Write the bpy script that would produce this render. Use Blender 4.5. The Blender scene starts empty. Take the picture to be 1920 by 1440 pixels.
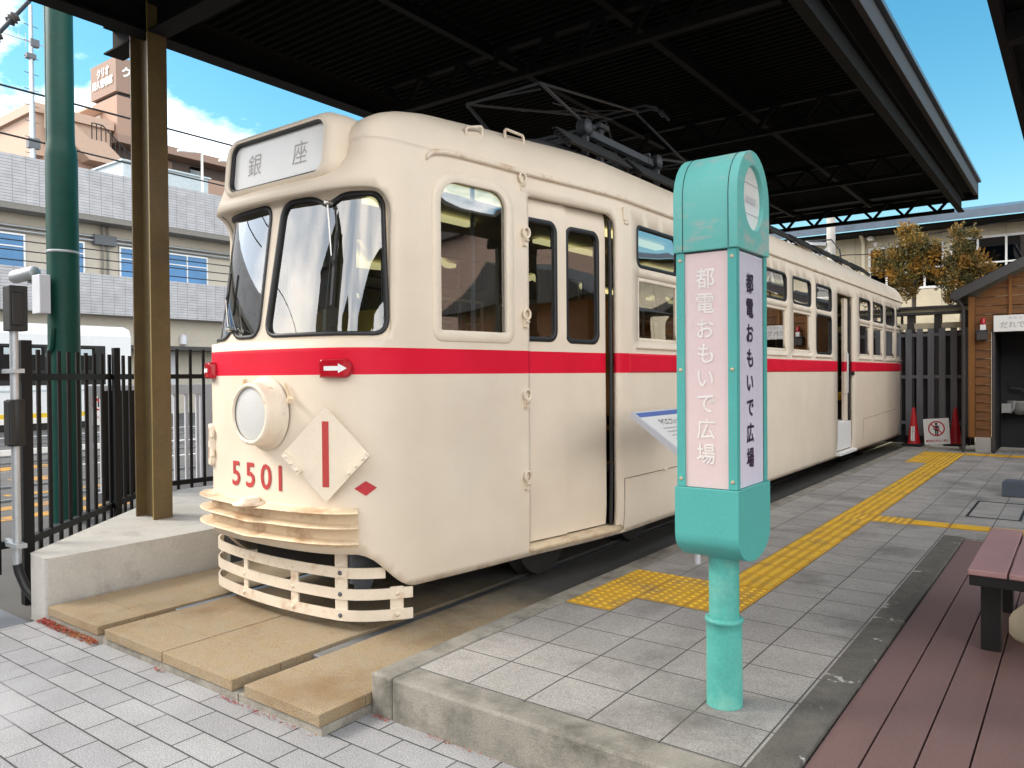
import bpy, bmesh, math, random
import numpy as np
from mathutils import Vector, Matrix
from mathutils.geometry import delaunay_2d_cdt
random.seed(7)
R = math.radians
scene = bpy.context.scene
COL = scene.collection

# ------------------------------------------------------------------ camera
yaw, pit, rol = R(-36.8064), R(-.66714), R(-.47516)
fw = Vector((math.sin(yaw)*math.cos(pit), math.cos(yaw)*math.cos(pit), math.sin(pit)))
r0 = Vector((math.cos(yaw), -math.sin(yaw), 0)); u0 = r0.cross(fw)
rt = r0*math.cos(rol)+u0*math.sin(rol); up = -r0*math.sin(rol)+u0*math.cos(rol)
cam_d = bpy.data.cameras.new('camera'); cam = bpy.data.objects.new('camera', cam_d); COL.objects.link(cam)
m = Matrix.Identity(4)
for i in range(3):
    m[i][0] = rt[i]; m[i][1] = up[i]; m[i][2] = -fw[i]
m.translation = (0, 0, 1.345)
cam.matrix_world = m
cam_d.sensor_width = 36; cam_d.lens = 1434.35/1920*36
cam_d.clip_start = .05; cam_d.clip_end = 2000
scene.camera = cam
# ------------------------------------------------------------------ sky, sun, exposure
SUN_EL, SUN_AZ = 38, -118          # azimuth of the direction TOWARDS the sun, from +Y clockwise
world = bpy.data.worlds.new('World'); scene.world = world; world.use_nodes = True
nt = world.node_tree; N = nt.nodes; L = nt.links
bg = N['Background']; bg.inputs[1].default_value = .12
sky = N.new('ShaderNodeTexSky'); sky.sky_type = 'NISHITA'; sky.sun_disc = False
sky.sun_elevation = R(SUN_EL); sky.sun_rotation = R(SUN_AZ)
sky.air_density = 1.25; sky.dust_density = .6; sky.ozone_density = 1.6
tc = N.new('ShaderNodeTexCoord')
mp = N.new('ShaderNodeMapping'); mp.inputs['Scale'].default_value = (1.0, 1.0, 2.0); mp.inputs['Location'].default_value = (.35, .6, .2)
L.new(tc.outputs['Generated'], mp.inputs[0])
nz = N.new('ShaderNodeTexNoise'); nz.inputs['Scale'].default_value = 3.6; nz.inputs['Detail'].default_value = 7; nz.inputs['Roughness'].default_value = .56
L.new(mp.outputs[0], nz.inputs['Vector'])
dt = N.new('ShaderNodeVectorMath'); dt.operation = 'DOT_PRODUCT'; dt.inputs[1].default_value = (-.15, .96, .2)  # unseen clouds massed away from this direction, added to brighten the shaded car
L.new(tc.outputs['Generated'], dt.inputs[0])
ad = N.new('ShaderNodeMath'); ad.operation = 'MULTIPLY_ADD'; ad.inputs[1].default_value = -.30
L.new(dt.outputs['Value'], ad.inputs[0]); L.new(nz.outputs[0], ad.inputs[2])
cr = N.new('ShaderNodeValToRGB'); cr.color_ramp.elements[0].position = .315; cr.color_ramp.elements[1].position = .47
L.new(ad.outputs[0], cr.inputs[0])
mx = N.new('ShaderNodeMix'); mx.data_type = 'RGBA'
hs = N.new('ShaderNodeHueSaturation'); hs.inputs['Saturation'].default_value = 1.42; hs.inputs['Value'].default_value = .50; hs.inputs['Hue'].default_value = .477
L.new(sky.outputs[0], hs.inputs['Color'])
n2 = N.new('ShaderNodeTexNoise'); n2.inputs['Scale'].default_value = 2.6; n2.inputs['Detail'].default_value = 6; L.new(mp.outputs[0], n2.inputs['Vector'])
cc2 = N.new('ShaderNodeValToRGB'); cc2.color_ramp.elements[0].position = .38; cc2.color_ramp.elements[1].position = .62
cc2.color_ramp.elements[0].color = (4.6, 5.2, 6.0, 1); cc2.color_ramp.elements[1].color = (11.5, 10.8, 10.0, 1); L.new(n2.outputs[0], cc2.inputs[0])
L.new(cr.outputs[0], mx.inputs[0]); L.new(hs.outputs[0], mx.inputs[6]); L.new(cc2.outputs[0], mx.inputs[7])
L.new(mx.outputs[2], bg.inputs[0])
sd = bpy.data.lights.new('sun', 'SUN'); sd.energy = 1.2; sd.angle = R(20); sd.color = (1, .92, .8)
sun = bpy.data.objects.new('sun', sd); COL.objects.link(sun)
sv = Vector((math.sin(R(SUN_AZ))*math.cos(R(SUN_EL)), math.cos(R(SUN_AZ))*math.cos(R(SUN_EL)), math.sin(R(SUN_EL))))
sun.rotation_euler = sv.to_track_quat('Z', 'Y').to_euler(); sun.location = (0, 0, 30)
vs = scene.view_settings; vs.view_transform = 'Standard'; vs.look = 'None'; vs.exposure = 1.75; vs.gamma = 1; vs.use_curve_mapping = False
scene.cycles.max_bounces = 8; scene.cycles.transparent_max_bounces = 16; scene.cycles.sample_clamp_indirect = 6

# ------------------------------------------------------------------ materials
def newmat(name):
    m = bpy.data.materials.new(name); m.use_nodes = True
    return m, m.node_tree.nodes, m.node_tree.links, m.node_tree.nodes['Principled BSDF']
def coords(N, L, scale=(1, 1, 1), loc=(0, 0, 0), kind='Object'):
    t = N.new('ShaderNodeTexCoord'); mp = N.new('ShaderNodeMapping')
    mp.inputs['Scale'].default_value = scale; mp.inputs['Location'].default_value = loc
    L.new(t.outputs[kind], mp.inputs[0]); return mp.outputs[0]
def noise(N, L, vec, scale, detail=5, rough=.6):
    n = N.new('ShaderNodeTexNoise'); n.inputs['Scale'].default_value = scale; n.inputs['Detail'].default_value = detail; n.inputs['Roughness'].default_value = rough
    L.new(vec, n.inputs['Vector']); return n.outputs[0]
def ramp(N, L, fac, a, b, ca=(0, 0, 0), cb=(1, 1, 1)):
    r = N.new('ShaderNodeValToRGB'); r.color_ramp.elements[0].position = a; r.color_ramp.elements[1].position = b
    r.color_ramp.elements[0].color = (*ca, 1); r.color_ramp.elements[1].color = (*cb, 1)
    L.new(fac, r.inputs[0]); return r.outputs[0]
def mix(N, L, fac, a, b, mode='MIX'):
    x = N.new('ShaderNodeMix'); x.data_type = 'RGBA'; x.blend_type = mode
    for k, v in ((0, fac), (6, a), (7, b)):
        if isinstance(v, (int, float)): x.inputs[k].default_value = v
        elif isinstance(v, tuple): x.inputs[k].default_value = (*v[:3], 1)
        else: L.new(v, x.inputs[k])
    return x.outputs[2]
def bump(N, L, b, h, strength, dist=.01):
    n = N.new('ShaderNodeBump'); n.inputs['Strength'].default_value = strength; n.inputs['Distance'].default_value = dist
    L.new(h, n.inputs['Height']); L.new(n.outputs[0], b.inputs['Normal'])
def mat(name, base, rough=.6, metal=0, var=.12, scale=6, fine=60, bmp=.06, dirt=None, dirt_at=(.58, .75), dscale=3, spec=.5, stretch=(1, 1, 1)):
    m, N, L, b = newmat(name)
    v = coords(N, L, stretch)
    n1 = noise(N, L, v, scale); n2 = noise(N, L, v, fine, 3); r1 = ramp(N, L, n1, .32, .68); r2 = ramp(N, L, n2, .33, .67)
    c = mix(N, L, r1, tuple(x*(1-var) for x in base), tuple(min(1, x*(1+var)) for x in base))
    c = mix(N, L, .3, c, mix(N, L, r2, tuple(x*(1-1.6*var) for x in base), tuple(min(1, x*(1+1.6*var)) for x in base)))
    if dirt:
        f = ramp(N, L, noise(N, L, v, dscale, 8, .68), *dirt_at)
        c = mix(N, L, f, c, dirt)
    L.new(c, b.inputs['Base Color'])
    rr = N.new('ShaderNodeMapRange'); rr.inputs[3].default_value = max(.02, rough-.08); rr.inputs[4].default_value = min(1, rough+.1)
    L.new(n1, rr.inputs[0]); L.new(rr.outputs[0], b.inputs['Roughness'])
    b.inputs['Metallic'].default_value = metal; b.inputs['Specular IOR Level'].default_value = spec
    if bmp: bump(N, L, b, n2, bmp)
    return m
def glass(name, tint=(.75, .82, .82), refl=1.0, base=.06):
    m = bpy.data.materials.new(name); m.use_nodes = True; N = m.node_tree.nodes; L = m.node_tree.links
    N.remove(N['Principled BSDF']); out = N['Material Output']
    tr = N.new('ShaderNodeBsdfTransparent'); tr.inputs[0].default_value = (*tint, 1)
    gl = N.new('ShaderNodeBsdfGlossy'); gl.inputs['Roughness'].default_value = .01
    fr = N.new('ShaderNodeFresnel'); fr.inputs[0].default_value = 1.52
    ma = N.new('ShaderNodeMath'); ma.operation = 'MULTIPLY_ADD'; ma.use_clamp = True; ma.inputs[1].default_value = 1.7*refl; ma.inputs[2].default_value = base
    v = coords(N, L); nn = noise(N, L, v, 1.7, 2)
    bp = N.new('ShaderNodeBump'); bp.inputs['Strength'].default_value = .02; bp.inputs['Distance'].default_value = .02
    L.new(nn, bp.inputs['Height']); L.new(bp.outputs[0], gl.inputs['Normal'])
    L.new(fr.outputs[0], ma.inputs[0]); x = N.new('ShaderNodeMixShader'); L.new(ma.outputs[0], x.inputs[0])
    L.new(tr.outputs[0], x.inputs[1]); L.new(gl.outputs[0], x.inputs[2]); L.new(x.outputs[0], out.inputs[0])
    return m
def brickmat(name, base, base2, mortar, bw, bh, ms, plane='xy', shift=(0, 0), offset=0, rough=.85, dirt=None, dirt_at=(.52, .8), dscale=1.2, speckle=0, bmpd=.006, dirt2=None):
    """tiles / bricks / boards laid in a plane of the object's own space"""
    m, N, L, b = newmat(name)
    t = N.new('ShaderNodeTexCoord'); sp = N.new('ShaderNodeSeparateXYZ'); cb = N.new('ShaderNodeCombineXYZ')
    L.new(t.outputs['Object'], sp.inputs[0])
    L.new(sp.outputs['xyz'.index(plane[0])], cb.inputs[0]); L.new(sp.outputs['xyz'.index(plane[1])], cb.inputs[1])
    mp = N.new('ShaderNodeMapping'); mp.inputs['Location'].default_value = (-shift[0], -shift[1], 0); L.new(cb.outputs[0], mp.inputs[0])
    br = N.new('ShaderNodeTexBrick'); br.offset = offset; br.squash = 1
    for k, v in (('Scale', 1), ('Mortar Size', ms), ('Brick Width', bw), ('Row Height', bh), ('Bias', 0), ('Mortar Smooth', .1)): br.inputs[k].default_value = v
    br.inputs['Color1'].default_value = (*base, 1); br.inputs['Color2'].default_value = (*base2, 1); br.inputs['Mortar'].default_value = (*mortar, 1)
    L.new(mp.outputs[0], br.inputs['Vector'])
    c = br.outputs['Color']; vv = t.outputs['Object']
    n2 = noise(N, L, vv, 190, 2, .7)
    c = mix(N, L, .5+speckle*.5, c, mix(N, L, ramp(N, L, n2, .34, .66), (.45, .45, .45), (1.45, 1.45, 1.45)), 'MULTIPLY') if speckle else c
    nb = noise(N, L, vv, 2.3, 6, .6)
    c = mix(N, L, .35, c, mix(N, L, ramp(N, L, nb, .3, .7), (.6, .6, .6), (1.35, 1.35, 1.35)), 'MULTIPLY')
    if dirt:
        c = mix(N, L, ramp(N, L, noise(N, L, vv, dscale, 9, .65), *dirt_at), c, dirt)
    if dirt2:
        c = mix(N, L, ramp(N, L, noise(N, L, vv, dscale*1.7, 9, .7), *dirt2[1]), c, dirt2[0])
    L.new(c, b.inputs['Base Color']); b.inputs['Roughness'].default_value = rough
    inv = N.new('ShaderNodeMath'); inv.operation = 'MULTIPLY_ADD'; inv.inputs[1].default_value = -1; inv.inputs[2].default_value = 1
    L.new(br.outputs['Fac'], inv.inputs[0])
    a2 = N.new('ShaderNodeMath'); a2.operation = 'MULTIPLY_ADD'; a2.inputs[1].default_value = .12
    L.new(n2, a2.inputs[0]); L.new(inv.outputs[0], a2.inputs[2])
    bump(N, L, b, a2.outputs[0], .7, bmpd)
    return m
def emit(name, col, s):
    m, N, L, b = newmat(name); b.inputs['Emission Color'].default_value = (*col, 1); b.inputs['Emission Strength'].default_value = s; b.inputs['Base Color'].default_value = (*col, 1)
    return m
RUST = (.30, .115, .025)
CREAM = (.77, .665, .53)
def tram_paint():
    m, N, L, b = newmat('tram_paint')
    t = N.new('ShaderNodeTexCoord'); sp = N.new('ShaderNodeSeparateXYZ'); L.new(t.outputs['Object'], sp.inputs[0])
    v = t.outputs['Object']
    n1 = noise(N, L, v, 2.2, 6); n2 = noise(N, L, v, 22, 4)
    c = mix(N, L, ramp(N, L, n1, .3, .7), (.72, .615, .49), (.79, .685, .555))
    c = mix(N, L, ramp(N, L, n2, .72, .96), c, (.5, .37, .26))
    red = mix(N, L, ramp(N, L, n1, .3, .7), (.62, .003, .024), (.74, .006, .036))
    g1 = N.new('ShaderNodeMath'); g1.operation = 'GREATER_THAN'; g1.inputs[1].default_value = 1.355+.1
    g2 = N.new('ShaderNodeMath'); g2.operation = 'LESS_THAN'; g2.inputs[1].default_value = 1.505+.1
    L.new(sp.outputs[2], g1.inputs[0]); L.new(sp.outputs[2], g2.inputs[0])
    g = N.new('ShaderNodeMath'); g.operation = 'MULTIPLY'; L.new(g1.outputs[0], g.inputs[0]); L.new(g2.outputs[0], g.inputs[1])
    c = mix(N, L, g.outputs[0], c, red)
    lo = N.new('ShaderNodeMapRange'); lo.inputs[1].default_value = .275; lo.inputs[2].default_value = .228; L.new(sp.outputs[2], lo.inputs[0])
    n5 = noise(N, L, v, 7, 8, .7); ml = N.new('ShaderNodeMath'); ml.operation = 'MULTIPLY'; L.new(lo.outputs[0], ml.inputs[0]); L.new(ramp(N, L, n5, .5, .7), ml.inputs[1])
    c = mix(N, L, ml.outputs[0], c, (.30, .15, .06))
    L.new(c, b.inputs['Base Color']); b.inputs['Roughness'].default_value = .48; b.inputs['Specular IOR Level'].default_value = .26
    n3 = noise(N, L, v, 3.5, 3); bump(N, L, b, n3, .12, .01)
    return m
def cream_rust(name, a, bb, scale=9, base=CREAM, rust=RUST):
    return mat(name, base, .5, var=.06, scale=5, dirt=rust, dirt_at=(a, bb), dscale=scale)

M = dict(
 tram=tram_paint(), cream=mat('cream_paint', CREAM, .45, var=.05, bmp=.03),
 cream_rust=cream_rust('cream_paint_rusting', .50, .74, 6, (.71, .565, .385)), cream_rust3=cream_rust('cream_paint_light_rust', .63, .8, 12), cream_rust2=cream_rust('cream_paint_edge_rust', .54, .80, 8, CREAM, (.47, .25, .10)),
 inner=mat('tram_lining', (.20, .19, .14), .6), inner_ceiling=mat('tram_ceiling_lining', (.4, .38, .27), .6), rubber=mat('black_rubber', (.012, .012, .013), .45, var=.2),
 glass=glass('window_glass', (.62, .68, .70), 1.7, .17), windshield=glass('windscreen_glass', (.6, .66, .66), 1.7, .09), faraway_glass=glass('building_glass', (.10, .15, .2), 1.0, .05),
 redpaint=mat('red_paint', (.50, .02, .03), .45, var=.08), reddull=mat('faded_red_paint', (.46, .045, .04), .6, var=.12), white=mat('white_paint', (.8, .8, .78), .5, var=.03),
 redlens=mat('red_lens', (.42, .005, .015), .2, var=.08), frosted=mat('frosted_lens', (.60, .60, .58), .3, var=.025, scale=6), dark=mat('black_steel', (.006, .0055, .0055), .5, var=.3),
 under=mat('underframe_grime', (.022, .02, .018), .8, var=.3), roofgrey=mat('grey_roof_canvas', (.10, .10, .11), .8, var=.2), louvre=mat('louvre_black', (.02, .018, .017), .6),
 steelgrey=mat('grey_painted_steel', (.10, .11, .125), .5, var=.15), darksteel=mat('pantograph_steel', (.10, .10, .108), .45, metal=.3),
 silver=mat('galvanised_steel', (.42, .44, .46), .42, metal=.6, var=.1), chrome=mat('worn_chrome', (.5, .49, .46), .3, metal=.9),
 signpanel=mat('sign_white_panel', (.82, .81, .78), .2, var=.02), greyink=mat('grey_lettering', (.40, .37, .36), .5),
 yellow_seat=mat('yellow_seat', (.75, .5, .02), .6), orange=mat('orange_panel', (.45, .17, .02), .6), blackish=mat('dark_fabric', (.03, .03, .032), .8),
 teal=mat('teal_paint', (.085, .42, .385), .45, var=.05, scale=4, dirt=(.16, .42, .33), dirt_at=(.55, .8), dscale=2.5), teal2=mat('teal_paint_faded', (.15, .52, .475), .5, var=.05, scale=3, dirt=(.50, .47, .43), dirt_at=(.54, .72), dscale=4.2, stretch=(1, 1, 2.6)),
 tealpipe=mat('teal_pipe_paint', (.09, .42, .37), .42, var=.16, scale=9, dirt=(.28, .56, .45), dirt_at=(.5, .8), dscale=5),
 pink=mat('faded_pink_panel', (.77, .605, .595), .4, var=.04, scale=3), palepanel=mat('pale_lilac_panel', (.70, .68, .80), .18, var=.05, scale=3), ink=mat('dark_purple_lettering', (.03, .015, .04), .5), faintwhite=mat('faded_white_lettering', (.90, .84, .80), .5, var=.05),
 olive=mat('olive_brown_steel', (.115, .078, .03), .45, var=.18, scale=7, dirt=(.07, .055, .04), dirt_at=(.55, .8), dscale=4), olive_lit=mat('olive_lit_flange_edge', (.25, .18, .05), .45, var=.15),
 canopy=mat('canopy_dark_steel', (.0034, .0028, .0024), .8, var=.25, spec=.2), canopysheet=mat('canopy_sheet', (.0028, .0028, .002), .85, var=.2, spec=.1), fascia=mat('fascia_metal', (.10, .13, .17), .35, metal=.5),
 eavesboard=mat('eaves_board', (.03, .024, .022), .6), skyglass=mat('sky_tinted_window_glass', (.05, .19, .40), .12, var=.3, scale=.6, bmp=0), blackglass=mat('dark_window_glass', (.01, .011, .013), .2, bmp=0, spec=.2),  # blue panes: sky reflection painted into the base colour
 green=mat('green_pole_paint', (.004, .05, .036), .4, var=.15, scale=8, spec=.25), blackfence=mat('black_fence_paint', (.0035, .0035, .0045), .5, var=.2, spec=.25),
 paving=brickmat('white_block_paving', (.31, .31, .315), (.26, .26, .27), (.05, .05, .05), .30, .152, .0042, 'xy', (-5.0, 1.985), .5, .9, dirt=(.36, .36, .37), dirt_at=(.5, .85), speckle=.75),
 slab=mat('washed_concrete_slab', (.275, .20, .112), .9, var=.14, scale=1.6, fine=170, bmp=.6, dirt=(.25, .125, .04), dirt_at=(.52, .72), dscale=1.5), slabdark=mat('shaded_concrete_slab', (.075, .068, .058), .9, var=.2, scale=1.6, fine=170, bmp=.6, dirt=(.16, .10, .05), dirt_at=(.6, .8), dscale=1.1),  # slabdark: concrete darkened to stand for the shade under the car
 slabside=mat('slab_edge_concrete', (.27, .25, .21), .92, var=.3, scale=7, fine=90, bmp=.4, dirt=(.12, .11, .095), dirt_at=(.48, .72), dscale=4.5),
 kerb=mat('kerb_concrete', (.25, .235, .20), .92, var=.3, scale=5, fine=120, bmp=.4, dirt=(.085, .077, .062), dirt_at=(.46, .70), dscale=4),
 kerbdark=mat('mossy_kerb_concrete', (.105, .098, .085), .95, var=.3, scale=9, fine=90, bmp=.5, dirt=(.40, .39, .36), dirt_at=(.615, .635), dscale=5),
 concrete=mat('pale_concrete', (.43, .415, .385), .9, var=.13, scale=3, fine=60, bmp=.3, dirt=(.22, .205, .18), dirt_at=(.56, .85), dscale=2.6),
 tile=brickmat('platform_tiles', (.335, .318, .298), (.29, .277, .26), (.045, .043, .04), .305, .311, .0036, 'xy', (-2.466, 2.55), 0, .8, dirt=(.115, .108, .10), dirt_at=(.50, .72), dscale=1.3, speckle=.4, dirt2=((.30, .20, .09), (.68, .82))),
 tactile=mat('yellow_tactile', (.70, .42, .02), .65, var=.12, scale=3, fine=90, dirt=(.36, .25, .08), dirt_at=(.52, .78), dscale=4),
 tactilebase=mat('yellow_tactile_base', (.52, .29, .02), .75, var=.15, scale=3, fine=90, dirt=(.26, .17, .06), dirt_at=(.48, .72), dscale=4),
 deck=mat('deck_boards', (.165, .098, .09), .7, var=.12, scale=2, fine=150, bmp=.2, stretch=(1, .25, 1)), bench=mat('bench_slats', (.36, .205, .20), .65, var=.12, scale=3, fine=120),
 asphalt=mat('asphalt', (.085, .082, .078), .95, var=.25, scale=2, fine=140, bmp=.5), rail=mat('rail_steel', (.30, .31, .33), .35, metal=.7, var=.15), yellowmark=mat('yellow_road_paint', (.40, .19, .015), .8, dirt=(.085, .08, .075), dirt_at=(.46, .62), dscale=5), whitemark=mat('white_road_paint', (.6, .6, .6), .8),
 facade=brickmat('white_facade_tiles', (.43, .43, .45), (.385, .385, .405), (.20, .195, .19), .46, .115, .009, 'yz', (0, 0), 0, .4), facadewall=mat('beige_facade', (.46, .42, .35), .8, var=.06), soffit=mat('soffit_grey', (.2, .19, .17), .8),
 alu=mat('aluminium_frame', (.6, .62, .64), .35, metal=.4, var=.05), apt=mat('salmon_facade', (.34, .225, .17), .8, var=.07), aptdark=mat('brown_facade', (.27, .185, .145), .8, var=.07), apt_recess=mat('recessed_balcony_wall', (.11, .085, .075), .8), aptlight=mat('pale_salmon_facade', (.46, .33, .255), .8, var=.06),
 tank=mat('grey_blue_plant_box', (.45, .52, .55), .5), trainwhite=mat('white_train_paint', (.72, .73, .74), .35, var=.04), pale=mat('pale_grey_paint', (.55, .56, .6), .5, var=.05),
 creamwall=brickmat('cream_siding', (.62, .55, .40), (.60, .53, .385), (.36, .32, .24), .62, 8, .006, 'xz', (0, -1), 0, .7), wood=mat('weathered_brown_boards', (.175, .07, .017), .75, var=.3, scale=4, fine=30, bmp=.3, dirt=(.07, .045, .03), dirt_at=(.5, .75), dscale=3, stretch=(.5, 1, 6)),
 woodpost=mat('orange_brown_timber', (.22, .088, .016), .7, var=.2, scale=5, stretch=(4, 4, .5)), greyslat=mat('grey_timber_slats', (.17, .175, .19), .75, var=.2, scale=5, stretch=(3, 3, .4)), fencebeam=mat('dark_fence_timber', (.06, .055, .055), .8),
 cone=mat('red_cone_plastic', (.55, .012, .02), .45, var=.08), roofdark=mat('dark_hut_roof', (.03, .028, .027), .7), hutin=mat('hut_inner_wall', (.055, .055, .058), .7), porcelain=mat('white_porcelain', (.65, .63, .6), .2, var=.03),
 bark=mat('bark', (.10, .085, .07), .9), bluegrey=mat('blue_grey_box', (.08, .10, .13), .6), creamplastic=mat('cream_plastic', (.74, .68, .50), .5, var=.04), bluetop=mat('blue_print', (.10, .16, .42), .4), wire=mat('cable_black', (.012, .012, .014), .6),
)
def leafmat(name, a, b_, c):
    m, N, L, b = newmat(name)
    v = coords(N, L); n = noise(N, L, v, 3.2, 4); o = noise(N, L, v, 26, 2)
    col = mix(N, L, ramp(N, L, n, .43, .64), a, b_); col = mix(N, L, ramp(N, L, o, .55, .7), col, c)
    L.new(col, b.inputs['Base Color']); b.inputs['Roughness'].default_value = .7
    return m
M['leaf'] = leafmat('autumn_leaf', (.055, .06, .014), (.31, .15, .010), (.46, .25, .016))
M['leaf2'] = leafmat('autumn_leaf_dull', (.048, .053, .013), (.25, .12, .011), (.38, .20, .016))
M['weed'] = leafmat('red_weed_leaf', (.30, .02, .02), (.34, .09, .02), (.12, .13, .03))

def slabmat():
    m, N, L, b = newmat('track_slab_concrete'); v = coords(N, L)
    t = N.new('ShaderNodeTexCoord'); sp = N.new('ShaderNodeSeparateXYZ'); L.new(t.outputs['Object'], sp.inputs[0])
    fine = noise(N, L, v, 150, 3, .7); big = noise(N, L, v, 1.5, 8, .62); mid = noise(N, L, v, 9, 5)
    c = mix(N, L, ramp(N, L, fine, .35, .65), (.215, .155, .085), (.41, .305, .175))
    c = mix(N, L, ramp(N, L, mid, .35, .7), c, mix(N, L, .35, c, (.30, .28, .24)))
    c = mix(N, L, ramp(N, L, big, .5, .72), c, (.21, .125, .055))
    # shade under the car painted into the slab colour, edge broken by noise
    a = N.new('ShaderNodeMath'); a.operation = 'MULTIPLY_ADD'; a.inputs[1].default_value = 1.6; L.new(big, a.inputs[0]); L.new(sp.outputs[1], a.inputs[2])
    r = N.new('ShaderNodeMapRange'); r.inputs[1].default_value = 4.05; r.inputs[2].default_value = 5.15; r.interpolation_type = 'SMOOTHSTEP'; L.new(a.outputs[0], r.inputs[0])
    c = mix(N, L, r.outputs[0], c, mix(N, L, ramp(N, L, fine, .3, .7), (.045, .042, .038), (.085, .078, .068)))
    L.new(c, b.inputs['Base Color']); b.inputs['Roughness'].default_value = .92; bump(N, L, b, fine, .6); return m
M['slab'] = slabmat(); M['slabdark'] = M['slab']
# ------------------------------------------------------------------ mesh helpers
class MB:
    def __init__(s): s.v = []; s.f = []; s.sm = []; s.mi = []
    def add(s, vs, fs, smooth=False, mi=0):
        o = len(s.v); s.v += [tuple(map(float, v)) for v in vs]
        for f in fs: s.f.append([o+i for i in f]); s.sm.append(smooth); s.mi.append(mi)
        return s
    def box(s, x0, x1, y0, y1, z0, z1, mi=0):
        vs = [(x0, y0, z0), (x1, y0, z0), (x1, y1, z0), (x0, y1, z0), (x0, y0, z1), (x1, y0, z1), (x1, y1, z1), (x0, y1, z1)]
        return s.add(vs, [(3, 2, 1, 0), (4, 5, 6, 7), (0, 1, 5, 4), (1, 2, 6, 5), (2, 3, 7, 6), (3, 0, 4, 7)], False, mi)
    def bar(s, p, q, w, h=None, upv=(0, 0, 1), mi=0):
        h = h or w; p = Vector(p); q = Vector(q); d = (q-p).normalized(); u = Vector(upv)
        if abs(d.dot(u)) > .98: u = Vector((1, 0, 0)) if abs(d.x) < .9 else Vector((0, 1, 0))
        a = d.cross(u).normalized(); b = a.cross(d).normalized(); vs = []
        for c in (p, q):
            for i, j in ((-1, -1), (1, -1), (1, 1), (-1, 1)): vs.append(c+a*i*w/2+b*j*h/2)
        return s.add(vs, [(3, 2, 1, 0), (4, 5, 6, 7), (0, 1, 5, 4), (1, 2, 6, 5), (2, 3, 7, 6), (3, 0, 4, 7)], False, mi)
    def tube(s, pts, r, n=10, cap=True, mi=0):
        pts = [Vector(p) for p in pts]; rs = r if isinstance(r, (list, tuple)) else [r]*len(pts)
        vs = []; prev = None
        for i, p in enumerate(pts):
            d = (pts[min(i+1, len(pts)-1)]-pts[max(i-1, 0)]).normalized()
            if prev is None:
                u = Vector((0, 0, 1)) if abs(d.z) < .9 else Vector((1, 0, 0)); a = d.cross(u).normalized()
            else:
                a = (prev-d*prev.dot(d)).normalized()
            prev = a; b = d.cross(a)
            for k in range(n):
                t = 2*math.pi*k/n; vs.append(p+(a*math.cos(t)+b*math.sin(t))*rs[i])
        fs = [(i*n+k, i*n+(k+1) % n, (i+1)*n+(k+1) % n, (i+1)*n+k) for i in range(len(pts)-1) for k in range(n)]
        s.add(vs, fs, True, mi)
        if cap:
            s.add(vs[:n], [tuple(range(n-1, -1, -1))], False, mi); s.add(vs[-n:], [tuple(range(n))], False, mi)
        return s
    def lathe(s, prof, origin, axis, n=28, mi=0, cap=True):
        """prof: (radius, distance along axis)"""
        o = Vector(origin); d = Vector(axis).normalized(); u = Vector((0, 0, 1)) if abs(d.z) < .9 else Vector((1, 0, 0))
        a = d.cross(u).normalized(); b = d.cross(a); vs = []
        for r, h in prof:
            for k in range(n):
                t = 2*math.pi*k/n; vs.append(o+d*h+(a*math.cos(t)+b*math.sin(t))*r)
        fs = [(i*n+k, i*n+(k+1) % n, (i+1)*n+(k+1) % n, (i+1)*n+k) for i in range(len(prof)-1) for k in range(n)]
        s.add(vs, fs, True, mi)
        if cap and prof[0][0] > 1e-6: s.add(vs[:n], [tuple(range(n))], False, mi)
        if cap and prof[-1][0] > 1e-6: s.add(vs[-n:], [tuple(range(n-1, -1, -1))], False, mi)
        return s
    def prism(s, poly, fn, d0, d1, mi=0, smooth=False):
        """poly of 2D points, fn(u,v,d)->3D"""
        n = len(poly); vs = [fn(u, v, d0) for u, v in poly]+[fn(u, v, d1) for u, v in poly]
        fs = [tuple(range(n)), tuple(range(2*n-1, n-1, -1))]
        s.add(vs, fs, False, mi)
        s.add(vs, [(i, n+i, n+(i+1) % n, (i+1) % n) for i in range(n)], smooth, mi)
        return s
def root_of(o):
    while o.parent: o = o.parent
    return o
def obj(name, mb, mats, parent=None, bevel=0, recalc=True, seg=2, merge=False):
    me = bpy.data.meshes.new(name)
    off = root_of(parent).location if parent else Vector((0, 0, 0))
    me.from_pydata([Vector(v)-off for v in mb.v], [], mb.f)
    for p, s_, i in zip(me.polygons, mb.sm, mb.mi): p.use_smooth = s_; p.material_index = i
    if recalc or merge:
        bm = bmesh.new(); bm.from_mesh(me)
        if merge: bmesh.ops.remove_doubles(bm, verts=bm.verts, dist=1e-5)
        if recalc: bmesh.ops.recalc_face_normals(bm, faces=bm.faces)
        bm.to_mesh(me); bm.free()
    for k in (mats if isinstance(mats, (list, tuple)) else [mats]): me.materials.append(M[k] if isinstance(k, str) else k)
    o = bpy.data.objects.new(name, me); COL.objects.link(o)
    if parent: o.parent = parent
    if bevel:
        b = o.modifiers.new('bevel', 'BEVEL'); b.width = bevel; b.segments = seg; b.limit_method = 'ANGLE'; b.angle_limit = R(40)
    me.update(); return o
def tag(o, label, cat, group=None):
    o['label'] = label; o['category'] = cat
    if group: o['group'] = group
    return o
def thing(name, label, cat, loc, group=None):
    o = bpy.data.objects.new(name, None); o.empty_display_size = .2; o.location = loc; COL.objects.link(o)
    return tag(o, label, cat, group)
def single(name, mb, mats, label, cat, loc, group=None, bevel=0, recalc=True, seg=2):
    o = obj(name, mb, mats, None, bevel, recalc, seg); loc = Vector(loc)
    o.data.transform(Matrix.Translation(-loc)); o.location = loc
    return tag(o, label, cat, group)
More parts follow.
